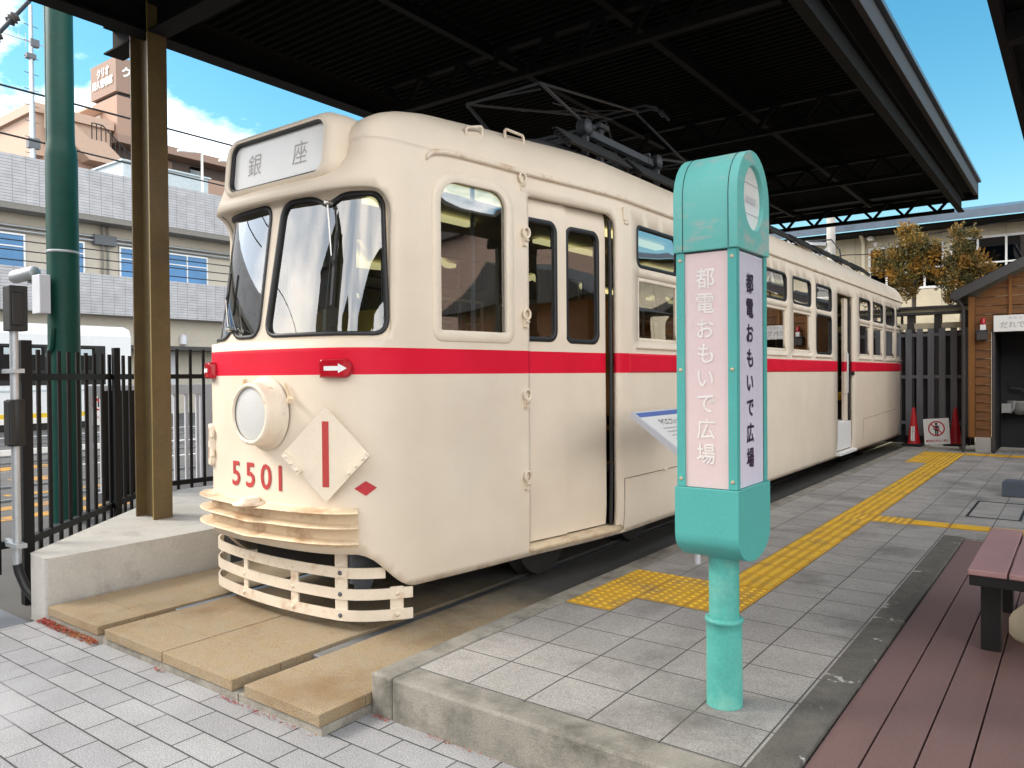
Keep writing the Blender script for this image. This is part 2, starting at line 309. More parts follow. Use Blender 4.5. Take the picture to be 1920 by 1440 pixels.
def struct(name, mb, mats, bevel=0, recalc=True):
    o = obj(name, mb, mats, None, bevel, recalc); o['kind'] = 'structure'; return o
def copy_tree(o, parent=None):
    c = o.copy(); COL.objects.link(c)
    if parent: c.parent = parent
    for ch in list(o.children): copy_tree(ch, c)
    return c
def rrect(u0, u1, v0, v1, r, n=6):
    r = r if isinstance(r, (list, tuple)) else [r]*4      # radii: (u1,v0) (u1,v1) (u0,v1) (u0,v0)
    out = []
    for (cu, cv, a0), q in zip(((u1, v0, -90), (u1, v1, 0), (u0, v1, 90), (u0, v0, 180)), r):
        q = max(q, 1e-4); su = -1 if cu == u1 else 1; sv_ = 1 if cv == v0 else -1
        for k in range(n+1):
            t = R(a0+90*k/n); out.append((cu+su*q+q*math.cos(t), cv+sv_*q+q*math.sin(t)))
    return out
def offs(loop, d):
    """offset a CCW loop outwards by d"""
    n = len(loop); out = []
    for i in range(n):
        a = Vector(loop[i-1]); b = Vector(loop[i]); c = Vector(loop[(i+1) % n])
        e1 = (b-a); e2 = (c-b)
        if e1.length < 1e-7: e1 = e2
        if e2.length < 1e-7: e2 = e1
        n1 = Vector((e1.y, -e1.x)).normalized(); n2 = Vector((e2.y, -e2.x)).normalized()
        nn = (n1+n2)
        nn = n1 if nn.length < 1e-6 else nn.normalized(); k = max(.4, nn.dot(n1))
        out.append((b.x+nn.x*d/k, b.y+nn.y*d/k))
    return out
def dens(loop, step, closed=True):
    out = []; n = len(loop)
    for i in range(n if closed else n-1):
        a = loop[i]; b = loop[(i+1) % n]; l = math.hypot(b[0]-a[0], b[1]-a[1]); k = max(1, int(math.ceil(l/step)))
        for j in range(k): out.append((a[0]+(b[0]-a[0])*j/k, a[1]+(b[1]-a[1])*j/k))
    if not closed: out.append(loop[-1])
    return out
def inside(P, poly):
    x, y = P[:, 0], P[:, 1]; r = np.zeros(len(P), bool); n = len(poly)
    for i in range(n):
        x0, y0 = poly[i]; x1, y1 = poly[(i+1) % n]
        if y0 == y1: continue
        c = ((y0 > y) != (y1 > y)) & (x < (x1-x0)*(y-y0)/(y1-y0)+x0); r ^= c
    return r
def region(outer, holes, us, vs):
    """triangulated 2D region with holes; interior points from the us x vs grid -> verts, tris"""
    loops = [outer]+holes; P = []; E = []
    for lp in loops:
        o = len(P); P += lp; E += [(o+i, o+(i+1) % len(lp)) for i in range(len(lp))]
    A = np.array(P); g = np.array([(u, v) for u in us for v in vs]) if len(us) and len(vs) else np.zeros((0, 2))
    if len(g):
        k = inside(g, outer)
        for h in holes: k &= ~inside(g, h)
        g = g[k]
        if len(g):
            keep = np.ones(len(g), bool)
            for lp in loops:
                B = np.array(lp)
                for i in range(len(B)):
                    a = B[i]; b = B[(i+1) % len(B)]; d = b-a; l2 = max(1e-12, d@d)
                    t = np.clip(((g-a)@d)/l2, 0, 1); dd = np.hypot(*(g-a-t[:, None]*d).T); keep &= dd > .016
            g = g[keep]
            P = P+[tuple(q) for q in g]
    r = delaunay_2d_cdt([Vector(p) for p in P], E, [], 0, 1e-6)
    V = np.array([(v.x, v.y) for v in r[0]]); T = [tuple(f) for f in r[2]]
    C_ = np.array([V[list(t)].mean(0) for t in T]); k = inside(C_, outer)
    for h in holes: k &= ~inside(C_, h)
    return [tuple(v) for v in V], [t for t, q in zip(T, k) if q]
FONTCACHE = {}
def glyphs(body, size, width=1.0, extr=0.0, bold=0.0, space=1.0, center=True):
    """verts, faces of a line of lettering lying in the u,v plane"""
    cu = bpy.data.curves.new('t', 'FONT'); cu.body = body; cu.size = size; cu.offset = bold; cu.space_character = space
    th = cu.offset; cu.offset = 0; cu.resolution_u = 3; cu.align_x = 'CENTER' if center else 'LEFT'; cu.align_y = 'CENTER'
    o = bpy.data.objects.new('t', cu); COL.objects.link(o); bpy.context.view_layer.update()
    dg = bpy.context.evaluated_depsgraph_get(); me = bpy.data.meshes.new_from_object(o.evaluated_get(dg))
    V = [(v.co.x*width, v.co.y) for v in me.vertices]; F = [tuple(p.vertices) for p in me.polygons]
    bpy.data.objects.remove(o); bpy.data.curves.remove(cu); bpy.data.meshes.remove(me)
    if V:
        a = np.array(V); cy = (a[:, 1].min()+a[:, 1].max())/2
        if center:
            cx = (a[:, 0].min()+a[:, 0].max())/2; V = [(x-cx, y-cy) for x, y in V]
    return V, F
def strokes(mb, body, size, fn, width=1.0, bold=0.0, space=1.0):
    """flat lettering placed by fn(u,v)->3D; bold adds shifted copies, each a hair in front of the last"""
    V, F = glyphs(body, size, width, 0, 0, space)
    o = Vector(fn(0, 0)); n = (Vector(fn(.01, 0))-o).cross(Vector(fn(0, .01))-o).normalized()
    for k, (dx, dy) in enumerate(((0, 0), (bold, 0), (-bold, 0), (0, bold), (0, -bold)) if bold else ((0, 0),)):
        mb.add([Vector(fn(u+dx, v+dy))+n*(.00035*k) for u, v in V], F)
def letter(name, body, size, fn, mat_, parent, width=1.0, bold=0.0, space=1.0, vertical=0):
    mb = MB()
    if vertical:
        for i, ch in enumerate(body): strokes(mb, ch, size, lambda u, v: fn(u, v-i*vertical), width, bold)
    else: strokes(mb, body, size, fn, width, bold, space)
    return obj(name, mb, mat_, parent, recalc=False)

# ------------------------------------------------------------------ ground, slabs, platform
GZ = -.25
mb = MB(); mb.add([(-400, -400, GZ), (400, -400, GZ), (400, 400, GZ), (-400, 400, GZ)], [(0, 1, 2, 3)]); struct('ground', mb, 'asphalt')
mb = MB(); mb.box(-5.33, 8, -14, 2.6, GZ+.004, -.19); struct('paving', mb, 'paving')
# track slabs of exposed-aggregate concrete, with flangeways between them
mb = MB()
def slabpiece(x0, x1, y0, y1, z1, mi=0): mb.box(x0, x1, y0, y1, -.15, z1, mi)
g = .004
for x0, x1, cuts in ((-5.25, -4.585, [2.095, 2.38, 3.6, 6.5, 9, 12, 15, 18.2]), (-4.505, -3.88, [2.095, 2.376, 3.9, 6.8, 9.5, 12.5, 15.5, 18.2]), (-3.876, -3.245, [2.095, 2.376, 3.9, 6.8, 9.5, 12.5, 15.5, 18.2]), (-3.15, -2.602, [2.095, 2.36, 3.3, 5.2, 8, 11, 14, 18.2])):
    for a, b in zip(cuts[:-1], cuts[1:]): slabpiece(x0, x1-g, a, b-g, -.095, int(a > 3.2))
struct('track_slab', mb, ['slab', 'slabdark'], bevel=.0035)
mb = MB(); mb.box(-5.25, -4.56, 2.102, 18.2, -.243, -.151); mb.box(-4.555, -3.885, 2.104, 18.2, -.243, -.151); mb.box(-3.88, -3.21, 2.101, 18.2, -.243, -.151); mb.box(-3.205, -2.602, 2.104, 18.2, -.243, -.151); struct('track_bed', mb, 'slabside')
for x in (-4.545, -3.198):
    mb = MB(); mb.box(x-.032, x+.032, 2.56, 18.2, -.148, -.105); struct('rail', mb, 'rail', bevel=.006)
# platform
mb = MB(); mb.box(-2.6, -2.466, 2.384, 15.3, -.245, 0); mb.box(-2.466, 3, 2.384, 2.545, -.245, 0); struct('platform_kerb', mb, 'kerb', bevel=.012)
mb = MB(); mb.box(-2.466, -.926, 2.545, 15.3, -.2, -.003); mb.box(-.926, 6, 7.15, 8.2, -.2, -.0032); mb.box(-.926, 6, 9.25, 15.3, -.2, -.0032); mb.box(-.926, -.885, 8.2, 9.25, -.2, -.0036); mb.box(-.45, 6, 8.2, 9.25, -.2, -.0036); struct('platform', mb, 'tile')
mb = MB(); mb.box(-.926, -.778, 2.545, 7.15, -.2, .002); struct('deck_kerb', mb, 'kerbdark', bevel=.006)
# drain pit cover by the deck end
mb = MB(); mb.box(-.885, -.45, 8.2, 9.25, -.2, -.004); struct('pit_cover', mb, 'tile')
mb = MB()
for x0, x1, y0, y1 in ((-.885, -.865, 8.2, 9.25), (-.47, -.45, 8.2, 9.25), (-.865, -.47, 8.2, 8.22), (-.865, -.47, 9.23, 9.25)): mb.box(x0, x1, y0, y1, -.01, .001)
struct('pit_frame', mb, 'dark')
# deck
mb = MB()
for k in range(22):
    x = -.772+.1535*k; mb.box(x, x+.1475, 1.0, 7.1, -.05, -.012)
mb.box(-.77, 2.6, 1.0, 7.1, -.2, -.075, 1); struct('deck', mb, ['deck', 'dark'], bevel=.003)
# tactile paving: dot tiles and bar tiles
mb = MB()
def tac(x, y, kind, w=.298, h=.298):
    mb.box(x, x+w, y, y+h, -.01, .0025, 1)
    if kind == 'dot':
        for i in range(5):
            for j in range(5):
                cx = x+w*(i+.5)/5; cy = y+h*(j+.5)/5; n = 8
                vs = [(cx+.016*math.cos(t*2*math.pi/n), cy+.016*math.sin(t*2*math.pi/n), .0024) for t in range(n)]+[(cx+.010*math.cos(t*2*math.pi/n), cy+.010*math.sin(t*2*math.pi/n), .0075) for t in range(n)]
                mb.add(vs, [(k, (k+1) % n, n+(k+1) % n, n+k) for k in range(n)]+[tuple(range(n, 2*n))], False)
    else:
        for i in range(4):
            if kind == 'bary': c = x+w*(i+.5)/4; mb.box(c-.017, c+.017, y+.012, y+h-.012, 0, .0075)
            else: c = y+h*(i+.5)/4; mb.box(x+.012, x+w-.012, c-.017, c+.017, 0, .0075)
for i, j0, j1 in ((0, 0, 3), (1, 1, 3), (2, 1, 3)):
    for j in range(j0, j1): tac(-2.46+.305*i, 3.81+.305*j, 'dot')
y = 3.81+.305*3
k = 0
while y < 12.3:
    near = 7.2 < y < 7.75
    tac(-1.85, y, 'dot' if near else 'bary')
    if near: tac(-1.545, y, 'dot')
    y += .305
for a in range(7):
    tac(-1.85, y+.305*a, 'dot')
    if a > 0: tac(-2.155, y+.305*a, 'dot')
for a in range(8): tac(-1.545+.305*a, y+.305*6, 'barx')
for a in range(3): tac(-1.24+.305*a, 7.5, 'barx', .298, .2)
struct('tactile_paving', mb, ['tactile', 'tactilebase'])
# gully along the left edge of the paving
mb = MB(); mb.box(-5.95, -5.335, -10, 2.05, GZ+.003, -.21); struct('gully', mb, 'steelgrey')
# concrete plinth of the column
tp = [(-5.33, 2.115), (-5.33, 15.5), (-7.5, 15.5), (-7.5, 4.25), (-5.60, 2.13)]
mb = MB(); mb.prism([(x, y) for x, y in tp], lambda u, v, d: (u, v, d), -.245, .19)
single('concrete_plinth', mb, 'concrete', 'pale grey concrete plinth wall with rounded edges under the brown steel column', 'plinth', (-5.5, 2.2, -.25), bevel=.022, seg=3)
# tiny weeds along the foot of the slab
mb = MB()
def leaf(c, s):
    a = random.random()*6.28; t = random.uniform(-.9, .9); u = Vector((math.cos(a), math.sin(a), t)).normalized()*s; w = Vector((-math.sin(a), math.cos(a), random.uniform(-.6, .6))).normalized()*s*.6
    c = Vector(c); mb.add([c-u, c+w, c+u, c-w], [(0, 1, 2, 3)])
for i in range(1500):
    t = random.random()**1.2; x = -5.28+.72*t; leaf((x, 2.085-random.random()**2*.045, -.188+random.random()*.022), random.uniform(.003, .009))
for cx, sp in ((-3.25, .04), (-3.05, .10), (-2.85, .12), (-2.52, .04), (-2.1, .1), (-3.9, .03)):
    yy = 2.085 if cx < -2.6 else 2.374
    for i in range(70): leaf((cx+random.gauss(0, sp), yy-random.random()**2*.02, -.188+random.random()*.012), random.uniform(.002, .006))
o = obj('creeping_weeds', mb, 'weed', recalc=False); o['kind'] = 'stuff'; o['label'] = 'small red and green weeds along the foot of the concrete edge'

# ------------------------------------------------------------------ the tram
X0, YF, RE, BZ = -3.89, 2.70, 17.2, .135
KF = [(0, 0), (.15, .003), (.3, .013), (.45, .034), (.56, .066), (.65, .115), (.72, .19), (.765, .29), (.795, .41), (.81, .52), (.835, .68), (.865, .87), (.895, 1.07), (.94, 1.44), (1.0, 1.80), (1.04, 2.05), (1.073, 2.32), (1.09, 2.57), (1.09, 2.92)]
KR = [(0, 0), (.3, .02), (.6, .08), (.8, .17), (.93, .29), (1.01, .44), (1.06, .6), (1.083, .75), (1.09, .9)]
def catmull(P, n=8):
    P = np.array(P, float); out = []; Q = np.vstack([[-P[1][0], P[1][1]], P, 2*P[-1]-P[-2]])
    for i in range(1, len(Q)-2):
        p0, p1, p2, p3 = Q[i-1:i+3]
        for k in range(n):
            t = k/n; out.append(.5*((2*p1)+(-p0+p2)*t+(2*p0-5*p1+4*p2-p3)*t*t+(-p0+3*p1-3*p2+p3)*t**3))
    out.append(P[-1]); return np.array(out)
HALF = np.array([(t, YF+y) for t, y in catmull(KF)]+[(t, RE-y) for t, y in catmull(KR)[::-1]])
SS = np.concatenate([[0], np.cumsum(np.hypot(*np.diff(HALF, axis=0).T))]); SL = SS[-1]
TT = np.gradient(HALF, SS, axis=0)
def s_of_y(y):                                    # arc length where the right-hand side has this y
    i = np.argmax(HALF[:, 0] > .9); j = len(HALF)-np.argmax(HALF[::-1, 0] > .9)-1
    return float(np.interp(y, HALF[i:j, 1], SS[i:j]))
def smooth(a, b, x): t = min(1, max(0, (x-a)/(b-a))); return t*t*(3-2*t)
def S(s, z, d=0.0):
    """point of the body's outer face at signed arc length s from the front centre; d = depth inwards"""
    q = abs(s); sg = 1 if s >= 0 else -1
    t = np.interp(q, SS, HALF[:, 0]); y = np.interp(q, SS, HALF[:, 1])
    tx = np.interp(q, SS, TT[:, 0]); ty = np.interp(q, SS, TT[:, 1]); l = math.hypot(tx, ty) or 1
    nx, ny = ty/l, -tx/l
    lean = .06*max(0, (z-1.55))*(1-smooth(.5, 1.25, q))+.19*smooth(2.40, 2.62, z)*(1-smooth(.22, .86, q))
    tuck = .032*smooth(2.42, 2.69, z) + .02*max(0, (.42-z)/.3)**2
    dd = d+tuck
    return (X0+sg*(t-nx*dd), y-ny*dd+lean, z)
TROOT = thing('tram', 'large cream tram with red waist band, round headlight and number 5501 under the canopy', 'tram', (X0, 9.9, -.1))
W0 = rrect(1.275, 1.845, 1.605, 2.525, [.02, .12, .16, .02], 8)
DOOR = rrect(2.045, 3.0, .2, 2.545, [.01, .09, .05, .01], 6)
RD = (s_of_y(11.44), s_of_y(12.34)); REAR_DOOR = rrect(RD[0], RD[1], .2, 2.48, [.01, .04, .04, .01])
wy = [5.385+.998*k for k in range(6)]; wy2 = [12.76, 13.735, 14.745, 15.71]
UP, LO = [], []
for y in wy+wy2:
    a = s_of_y(y); w = .755 if y < 15.5 else .62
    UP.append((a, a+w, 2.19, 2.505)); LO.append((a+.01, a+w-.005, 1.6, 2.105))
WSO = rrect(-.915, .93, 1.555, 2.40, [.07, .14, .14, .07], 8)
mirror = lambda lp: [(-u, v) for u, v in lp][::-1]
holes = [WSO, W0, DOOR, REAR_DOOR]+[rrect(*q, .065) for q in UP]+[rrect(*q, .012 if i != 5 else .065) for i, q in enumerate(LO)]
left_extra = []
for a in (2.2, ): left_extra += [(a, a+.7, 2.19, 2.505), (a, a+.7, 1.6, 2.105)]
a = s_of_y(11.5); left_extra += [(a, a+.75, 2.19, 2.505), (a, a+.75, 1.6, 2.105)]
holes += [mirror(W0)]+[mirror(rrect(*q, .065)) for q in UP+left_extra]+[mirror(rrect(*q, .03)) for q in LO]
# body outline: lower edge rises over the lifeguard at the front and again at the back
def zlow(s):
    q = min(abs(s), SL-abs(s))
    if q < .70: return .365
    if q < 1.09: t = (q-.70)/.39; return .135+.23*(math.cos(math.pi*t)*.5+.5)
    return .135
ulist = np.unique(np.round(np.concatenate([np.arange(0, 3.2, .045), np.arange(3.2, SL-1.6, .28), np.arange(SL-1.6, SL-.01, .06)]), 4))
ulist = np.concatenate([-ulist[::-1], ulist[1:]]); ulist[0] = -SL+.001
bot = [(u, zlow(u)) for u in np.concatenate([[-SL+.0005], ulist[1:], [SL-.0005]])]
top = [(u, 2.69) for u, _ in bot[::-1]]
side_r = [(SL-.0005, z) for z in np.arange(.5, 2.6, .15)]; side_l = [(-SL+.0005, z) for z in np.arange(2.55, .45, -.15)]
outer = bot+side_r+top+side_l
def fstep(lp): return dens(lp, .06)
V, T = region(outer, [fstep(h) for h in holes], ulist, np.arange(.18, 2.69, .062))
mb = MB(); mb.add([S(u, v) for u, v in V], T, True)
body = obj('body', mb, ['tram', 'inner'], TROOT, recalc=False)
so = body.modifiers.new('thickness', 'SOLIDIFY'); so.thickness = .035; so.offset = -1; so.material_offset = 1; so.material_offset_rim = 0; so.use_quality_normals = True
def ring(name, loop, w_in, w_out, d0, d1, mat_, parent, fn=S, step=.05):
    """frame following a loop on the body: w_in towards the opening, w_out over the skin, from depth d0 (outside) to d1"""
    loop = dens(loop, step); a = offs(loop, w_out); b = offs(loop, -w_in); n = len(loop); e = min(.004, (w_in+w_out)*.3)
    a2 = offs(loop, w_out-e); b2 = offs(loop, -w_in+e)
    vs = [fn(*p, d1) for p in a]+[fn(*p, d0+e) for p in a]+[fn(*p, d0) for p in a2]+[fn(*p, d0) for p in b2]+[fn(*p, d0+e) for p in b]+[fn(*p, d1) for p in b]
    fs = []
    for r_ in range(6):
        q = ((r_+1) % 6)*n; p = r_*n
        for i in range(n): fs.append((p+i, p+(i+1) % n, q+(i+1) % n, q+i))
    mb = MB(); mb.add(vs, fs, True); return obj(name, mb, mat_, parent)
def sheet(name, loop, d, mat_, parent, fn=S, step=.12, holes_=[], smoothf=True):
    lp = dens(loop, step); us = [p[0] for p in lp]; vs_ = [p[1] for p in lp]
    V, T = region(lp, [dens(h, step) for h in holes_], np.arange(min(us)+step*.5, max(us), step), np.arange(min(vs_)+step*.5, max(vs_), step))
    mb = MB(); mb.add([fn(u, v, d) for u, v in V], T, smoothf); return obj(name, mb, mat_, parent, recalc=False)
# side windows
def upper(q, lab=None):
    for f in (lambda l: l, mirror):
        lp = f(rrect(*q, .065)); fr = ring('window', lp, .016, .012, -.006, .03, 'rubber', TROOT, step=.1)
        sheet('pane', offs(lp, -.012), .014, 'glass', fr, step=.25)
def lower(q, rub=False):
    for f in (lambda l: l, mirror):
        lp = f(rrect(*q, .065 if rub else .012)); fr = ring('window', lp, .03 if not rub else .016, .004 if not rub else .012, .004 if not rub else -.006, .03, 'rubber' if rub else 'cream', TROOT, step=.12)
        sheet('pane', offs(lp, -.02), .018, 'glass', fr, step=.25)
        sg = 1 if f(rrect(*q, .01))[0][0] > 0 else -1; mb = MB(); pts = [S(sg*u, 1.553, -.006) for u in np.linspace(q[0]-.04, q[1]+.035, 4)]
        for a, b in zip(pts[:-1], pts[1:]): mb.bar(a, b, .024, .012)
        obj('sill', mb, 'cream', fr, merge=True)
for i, q in enumerate(UP): upper(q)
for i, q in enumerate(LO): lower(q, i == 5)
for q in left_extra:
    lp = mirror(rrect(*q, .05)); fr = ring('window', lp, .016, .012, -.006, .03, 'rubber', TROOT, step=.15); sheet('pane', offs(lp, -.012), .014, 'glass', fr, step=.3)
for f in (lambda l: l, mirror):
    fr = ring('cab_window', f(W0), .012, .055, -.007, .034, 'cream', TROOT); sheet('pane', offs(f(W0), -.008), .02, 'glass', fr)
# raised red waist rail behind the front door
for a, b in ((3.16, RD[0]-.05), (RD[1]+.05, SL-.35)):
    lp = dens([(a, 1.357), (b, 1.357), (b, 1.503), (a, 1.503)], .25); n = len(lp); l2 = offs(lp, -.012)
    mb = MB(); V, T = region(dens(l2, .25), [], [], []); mb.add([S(u, v, -.014) for u, v in V], T, True)
    mb.add([S(u, v, .002) for u, v in lp]+[S(u, v, -.014) for u, v in l2], [(i, (i+1) % n, n+(i+1) % n, n+i) for i in range(n)])
    obj('waist_rail', mb, 'tram', TROOT)
# windscreen: a panel leaning inwards under the visor, with two panes
def RS0(u, v, d=0): return S(u, v, d+.014+.072*max(0, min(1, (v-1.57)/.80)))
def RS(u, v, d=0):
    p = Vector(RS0(u, v, d)); sg = 1 if u >= 0 else -1; f = abs(u)/.92
    if f < 1: p = p.lerp(Vector(RS0(0, v, d)).lerp(Vector(RS0(sg*.92, v, d)), f), .16)
    return tuple(p)
def notch(lp, u0, dz, sig, top=True):
    out = []
    vs_ = [v for _, v in lp]; mid = (min(vs_)+max(vs_))/2
    for u, v in dens(lp, .025):
        if (v > mid) == top: v += dz*math.exp(-((u-u0)/sig)**2)
        out.append((u, v))
    return out
PR = notch([(.075, 1.605), (.90, 1.605), (.90, 2.35), (.11, 2.335)], .47, -.055, .07)
def roundp(poly, r):
    out = []; n = len(poly)
    for i in range(n):
        a, b, c = (Vector(poly[i-1]), Vector(poly[i]), Vector(poly[(i+1) % n])); p = b+(a-b).normalized()*r; q = b+(c-b).normalized()*r
        for k in range(7):
            t = k/6; w = p*(1-t)**2+b*2*t*(1-t)+q*t*t; out.append((w.x, w.y))
    return out
PR = notch(roundp([(.07, 1.592), (.905, 1.592), (.905, 2.375), (.10, 2.365)], .085), .47, -.05, .085)
PL = notch(roundp([(-.895, 1.592), (-.015, 1.592), (-.025, 2.365), (-.895, 2.375)], .085), -.34, .05, .06, False)
WS1 = offs(WSO, .012)
V, T = region(dens(WS1, .05), [offs(dens(PR, .05), .016), offs(dens(PL, .05), .016)], np.arange(-.9, .95, .05), np.arange(1.58, 2.42, .05))
mb = MB(); mb.add([RS(u, v) for u, v in V], T, True)
lp = dens(WSO, .03); n = len(lp)
mb.add([S(u, v, .001) for u, v in lp]+[RS(u, v) for u, v in offs(lp, .012)], [(i, (i+1) % n, n+(i+1) % n, n+i) for i in range(n)], True)
obj('windscreen_surround', mb, 'tram', TROOT, recalc=False)
for P in (PR, PL):
    fr = ring('windscreen', offs(P, .016), .020, .004, -.010, .03, 'rubber', TROOT, RS, .03); sheet('pane', offs(P, .004), .012, 'windshield', fr, RS, .06)
# wipers
for (u0, v0), (u1, v1), (u2, v2) in (((.49, 2.33), (.55, 2.02), (.565, 1.74)), ((-.33, 1.64), (-.42, 1.83), (-.45, 2.0))):
    a = Vector(RS(u0, v0, -.03)); b = Vector(RS(u1, v1, -.035)); mb = MB(); mb.tube([a, b], [.007, .004], 8); mb.lathe([(.014, -.03), (.016, 0), (.016, .012), (.008, .02)], a, (0, -1, 0), 12)
    w = obj('wiper', mb, 'chrome', TROOT); c0 = Vector(RS(u1+(u0-u1)*-.25, v1+(v0-v1)*.45, -.016)); c1 = Vector(RS(u2, v2, -.016)); mb = MB(); mb.bar(c0, c1, .012, .018); mb.bar((c0+c1)/2, b, .008); obj('wiper_blade', mb, 'dark', w)
# destination box on the brow
BY = 2.81; bz0, bz1, bx0, bx1 = 2.465, 2.865, X0-.53, X0+.53
def BF(u, v, d): return (X0+u, BY+d+(v-bz0)*.10, v)
box_loop = rrect(-.53, .53, bz0, bz1, [.11, .13, .13, .11], 10)
def loft(mb, loops, smoothf=True, capstart=False):
    n = len(loops[0]); vs = [p for l in loops for p in l]
    mb.add(vs, [(r_*n+i, r_*n+(i+1) % n, (r_+1)*n+(i+1) % n, (r_+1)*n+i) for r_ in range(len(loops)-1) for i in range(n)], smoothf)
mb = MB(); hole = rrect(-.455, .455, 2.505, 2.815, .075, 8)
bl = dens(box_loop, .06); hl = dens(hole, .06)
flare = lambda d, a, b: [BF(u*(1+a), bz0+(v-bz0)*b, d) for u, v in bl]
loft(mb, [flare(.48, .0, .50), flare(.38, .06, .74), flare(.30, .08, .90), flare(.22, .06, .97), flare(.15, .032, 1.0), flare(.10, .012, 1.0), [BF(u, v, .07) for u, v in offs(bl, .001)], [BF(u, v, .042) for u, v in offs(bl, -.006)], [BF(u, v, .020) for u, v in offs(bl, -.016)], [BF(u, v, .006) for u, v in offs(bl, -.028)], [BF(u, v, 0) for u, v in offs(bl, -.042)]])
V, T = region(offs(bl, -.042), [hl], np.arange(-.5, .5, .05), np.arange(2.5, 2.85, .05)); mb.add([BF(u, v, 0) for u, v in V], T)
loft(mb, [[BF(u, v, 0) for u, v in hl], [BF(u, v, .035) for u, v in hl]])
dbox = obj('destination_box', mb, 'tram', TROOT)
ring('gasket', hole, .016, .004, .012, .045, 'rubber', dbox, BF); sheet('sign_plate', offs(hole, -.006), .035, 'signpanel', dbox, BF, .15)
letter('lettering', '銀', .15, lambda u, v: BF(-.23+u, 2.66+v, .0335), 'greyink', dbox, .95); letter('lettering', '座', .15, lambda u, v: BF(.21+u, 2.66+v, .0335), 'greyink', dbox, .95)
# roof
HR = .46
def roofpt(s, th):
    e = S(s, 2.69); yc = min(max(e[1], YF+2.75), RE-1.6); n = 2+.5*min(1, abs(e[0]-X0)/1.0)
    c = max(0, math.cos(th))**(2/n); h = max(0, math.sin(th))**(2/n)
    if e[1] < 8: h *= 1-.20*(1-smooth(.45, 1.05, abs(e[0]-X0)))*max(0, math.sin(2*th))
    return (X0+(e[0]-X0)*c, yc+(e[1]-yc)*c, 2.69+HR*h)
ths = [0]+[math.pi/2*(k/13)**1.25 for k in range(1, 14)]
su = np.concatenate([ulist[:-1], [SL]]); nS = len(su); vs = []; fs = []
for th in ths: vs += [roofpt(s, th) for s in su]
for i in range(len(ths)-1):
    for k in range(nS-1): fs.append((i*nS+k, i*nS+k+1, (i+1)*nS+k+1, (i+1)*nS+k))
mb = MB(); mb.add(vs, fs, True); roof = obj('roof', mb, 'tram', TROOT, recalc=True, merge=True)
RP = np.array(vs)
def roofz(x, y): return float(RP[np.argmin((RP[:, 0]-x)**2+(RP[:, 1]-y)**2), 2])
# drip rail
gp = [(1.2, 2.63), (1.225, 2.655), (1.27, 2.675), (1.34, 2.688), (1.45, 2.692)]+[(u, 2.692) for u in np.arange(1.6, 3.2, .15)]+[(u, 2.692) for u in np.linspace(3.3, SL-1.1, 30)]+[(SL-u, 2.692) for u in np.arange(1.0, 0, -.08)]
for sg in (1, -1):
    prof = [(.012, .02), (-.022, .012), (-.027, -.004), (-.02, -.019), (.01, -.022)]
    vs = []; n = len(gp); m_ = len(prof)
    for u, z in gp: vs += [S(sg*u, z+dz, d) for d, dz in prof]
    mb = MB(); mb.add(vs, [(i*m_+k, i*m_+k+1, (i+1)*m_+k+1, (i+1)*m_+k) for i in range(n-1) for k in range(m_-1)]+[tuple(range(m_))], True); obj('drip_rail', mb, 'cream_rust2', roof)
# grey hump, louvred boxes, handles on the roof
def hump(y, t): return 3.10+.20*(1-abs(t)**2.6)*smooth(4.55, 5.2, y)*(1-smooth(15.0, 15.6, y))
ys = np.concatenate([np.linspace(4.5, 5.2, 8), np.linspace(5.3, 15, 12), np.linspace(15.0, 15.6, 6)]); ts = np.linspace(-1, 1, 15)
vs = [(X0+t*.66*(.25+.75*math.sqrt(smooth(4.45, 5.2, y)*(1-smooth(15.0, 15.65, y))+1e-6)), y, hump(y, t)) for y in ys for t in ts]; mb = MB()
mb.add(vs, [(i*15+k, i*15+k+1, (i+1)*15+k+1, (i+1)*15+k) for i in range(len(ys)-1) for k in range(14)], True); obj('roof_cover', mb, 'roofgrey', roof)
for k in range(9):
    y0 = 5.0+1.17*k
    for sg in (1, -1):
        mb = MB()
        for j in range(6):
            t = .58+.028*j; z = 3.27-.026*j; mb.box(X0+sg*t-.02, X0+sg*t+.02, y0, y0+.98, z-.006, z+.008)
        mb.bar((X0+sg*.57, y0+.02, 3.24), (X0+sg*.71, y0+.02, 3.11), .02, .02); mb.bar((X0+sg*.57, y0+.96, 3.24), (X0+sg*.71, y0+.96, 3.11), .02, .02)
        obj('resistor_louvre', mb, 'louvre', roof)
def stirrup(p, q, h, r):
    p, q = Vector(p), Vector(q); mb = MB(); u = Vector((0, 0, h)); c = (q-p)*.12
    mb.tube([p, p+u*.8, p+u+c*.6, p+u+c*1.2, q+u-c*1.2, q+u-c*.6, q+u*.8, q], r, 8); return mb
for x, ya, yb in ((-3.08, 3.66, 3.82), (-3.08, 4.06, 4.27)):
    a = (x, ya, roofz(x, ya)-.01); b = (x, yb, roofz(x, yb)-.01); obj('roof_handle', stirrup(a, b, .065, .010), 'cream_rust2', roof)
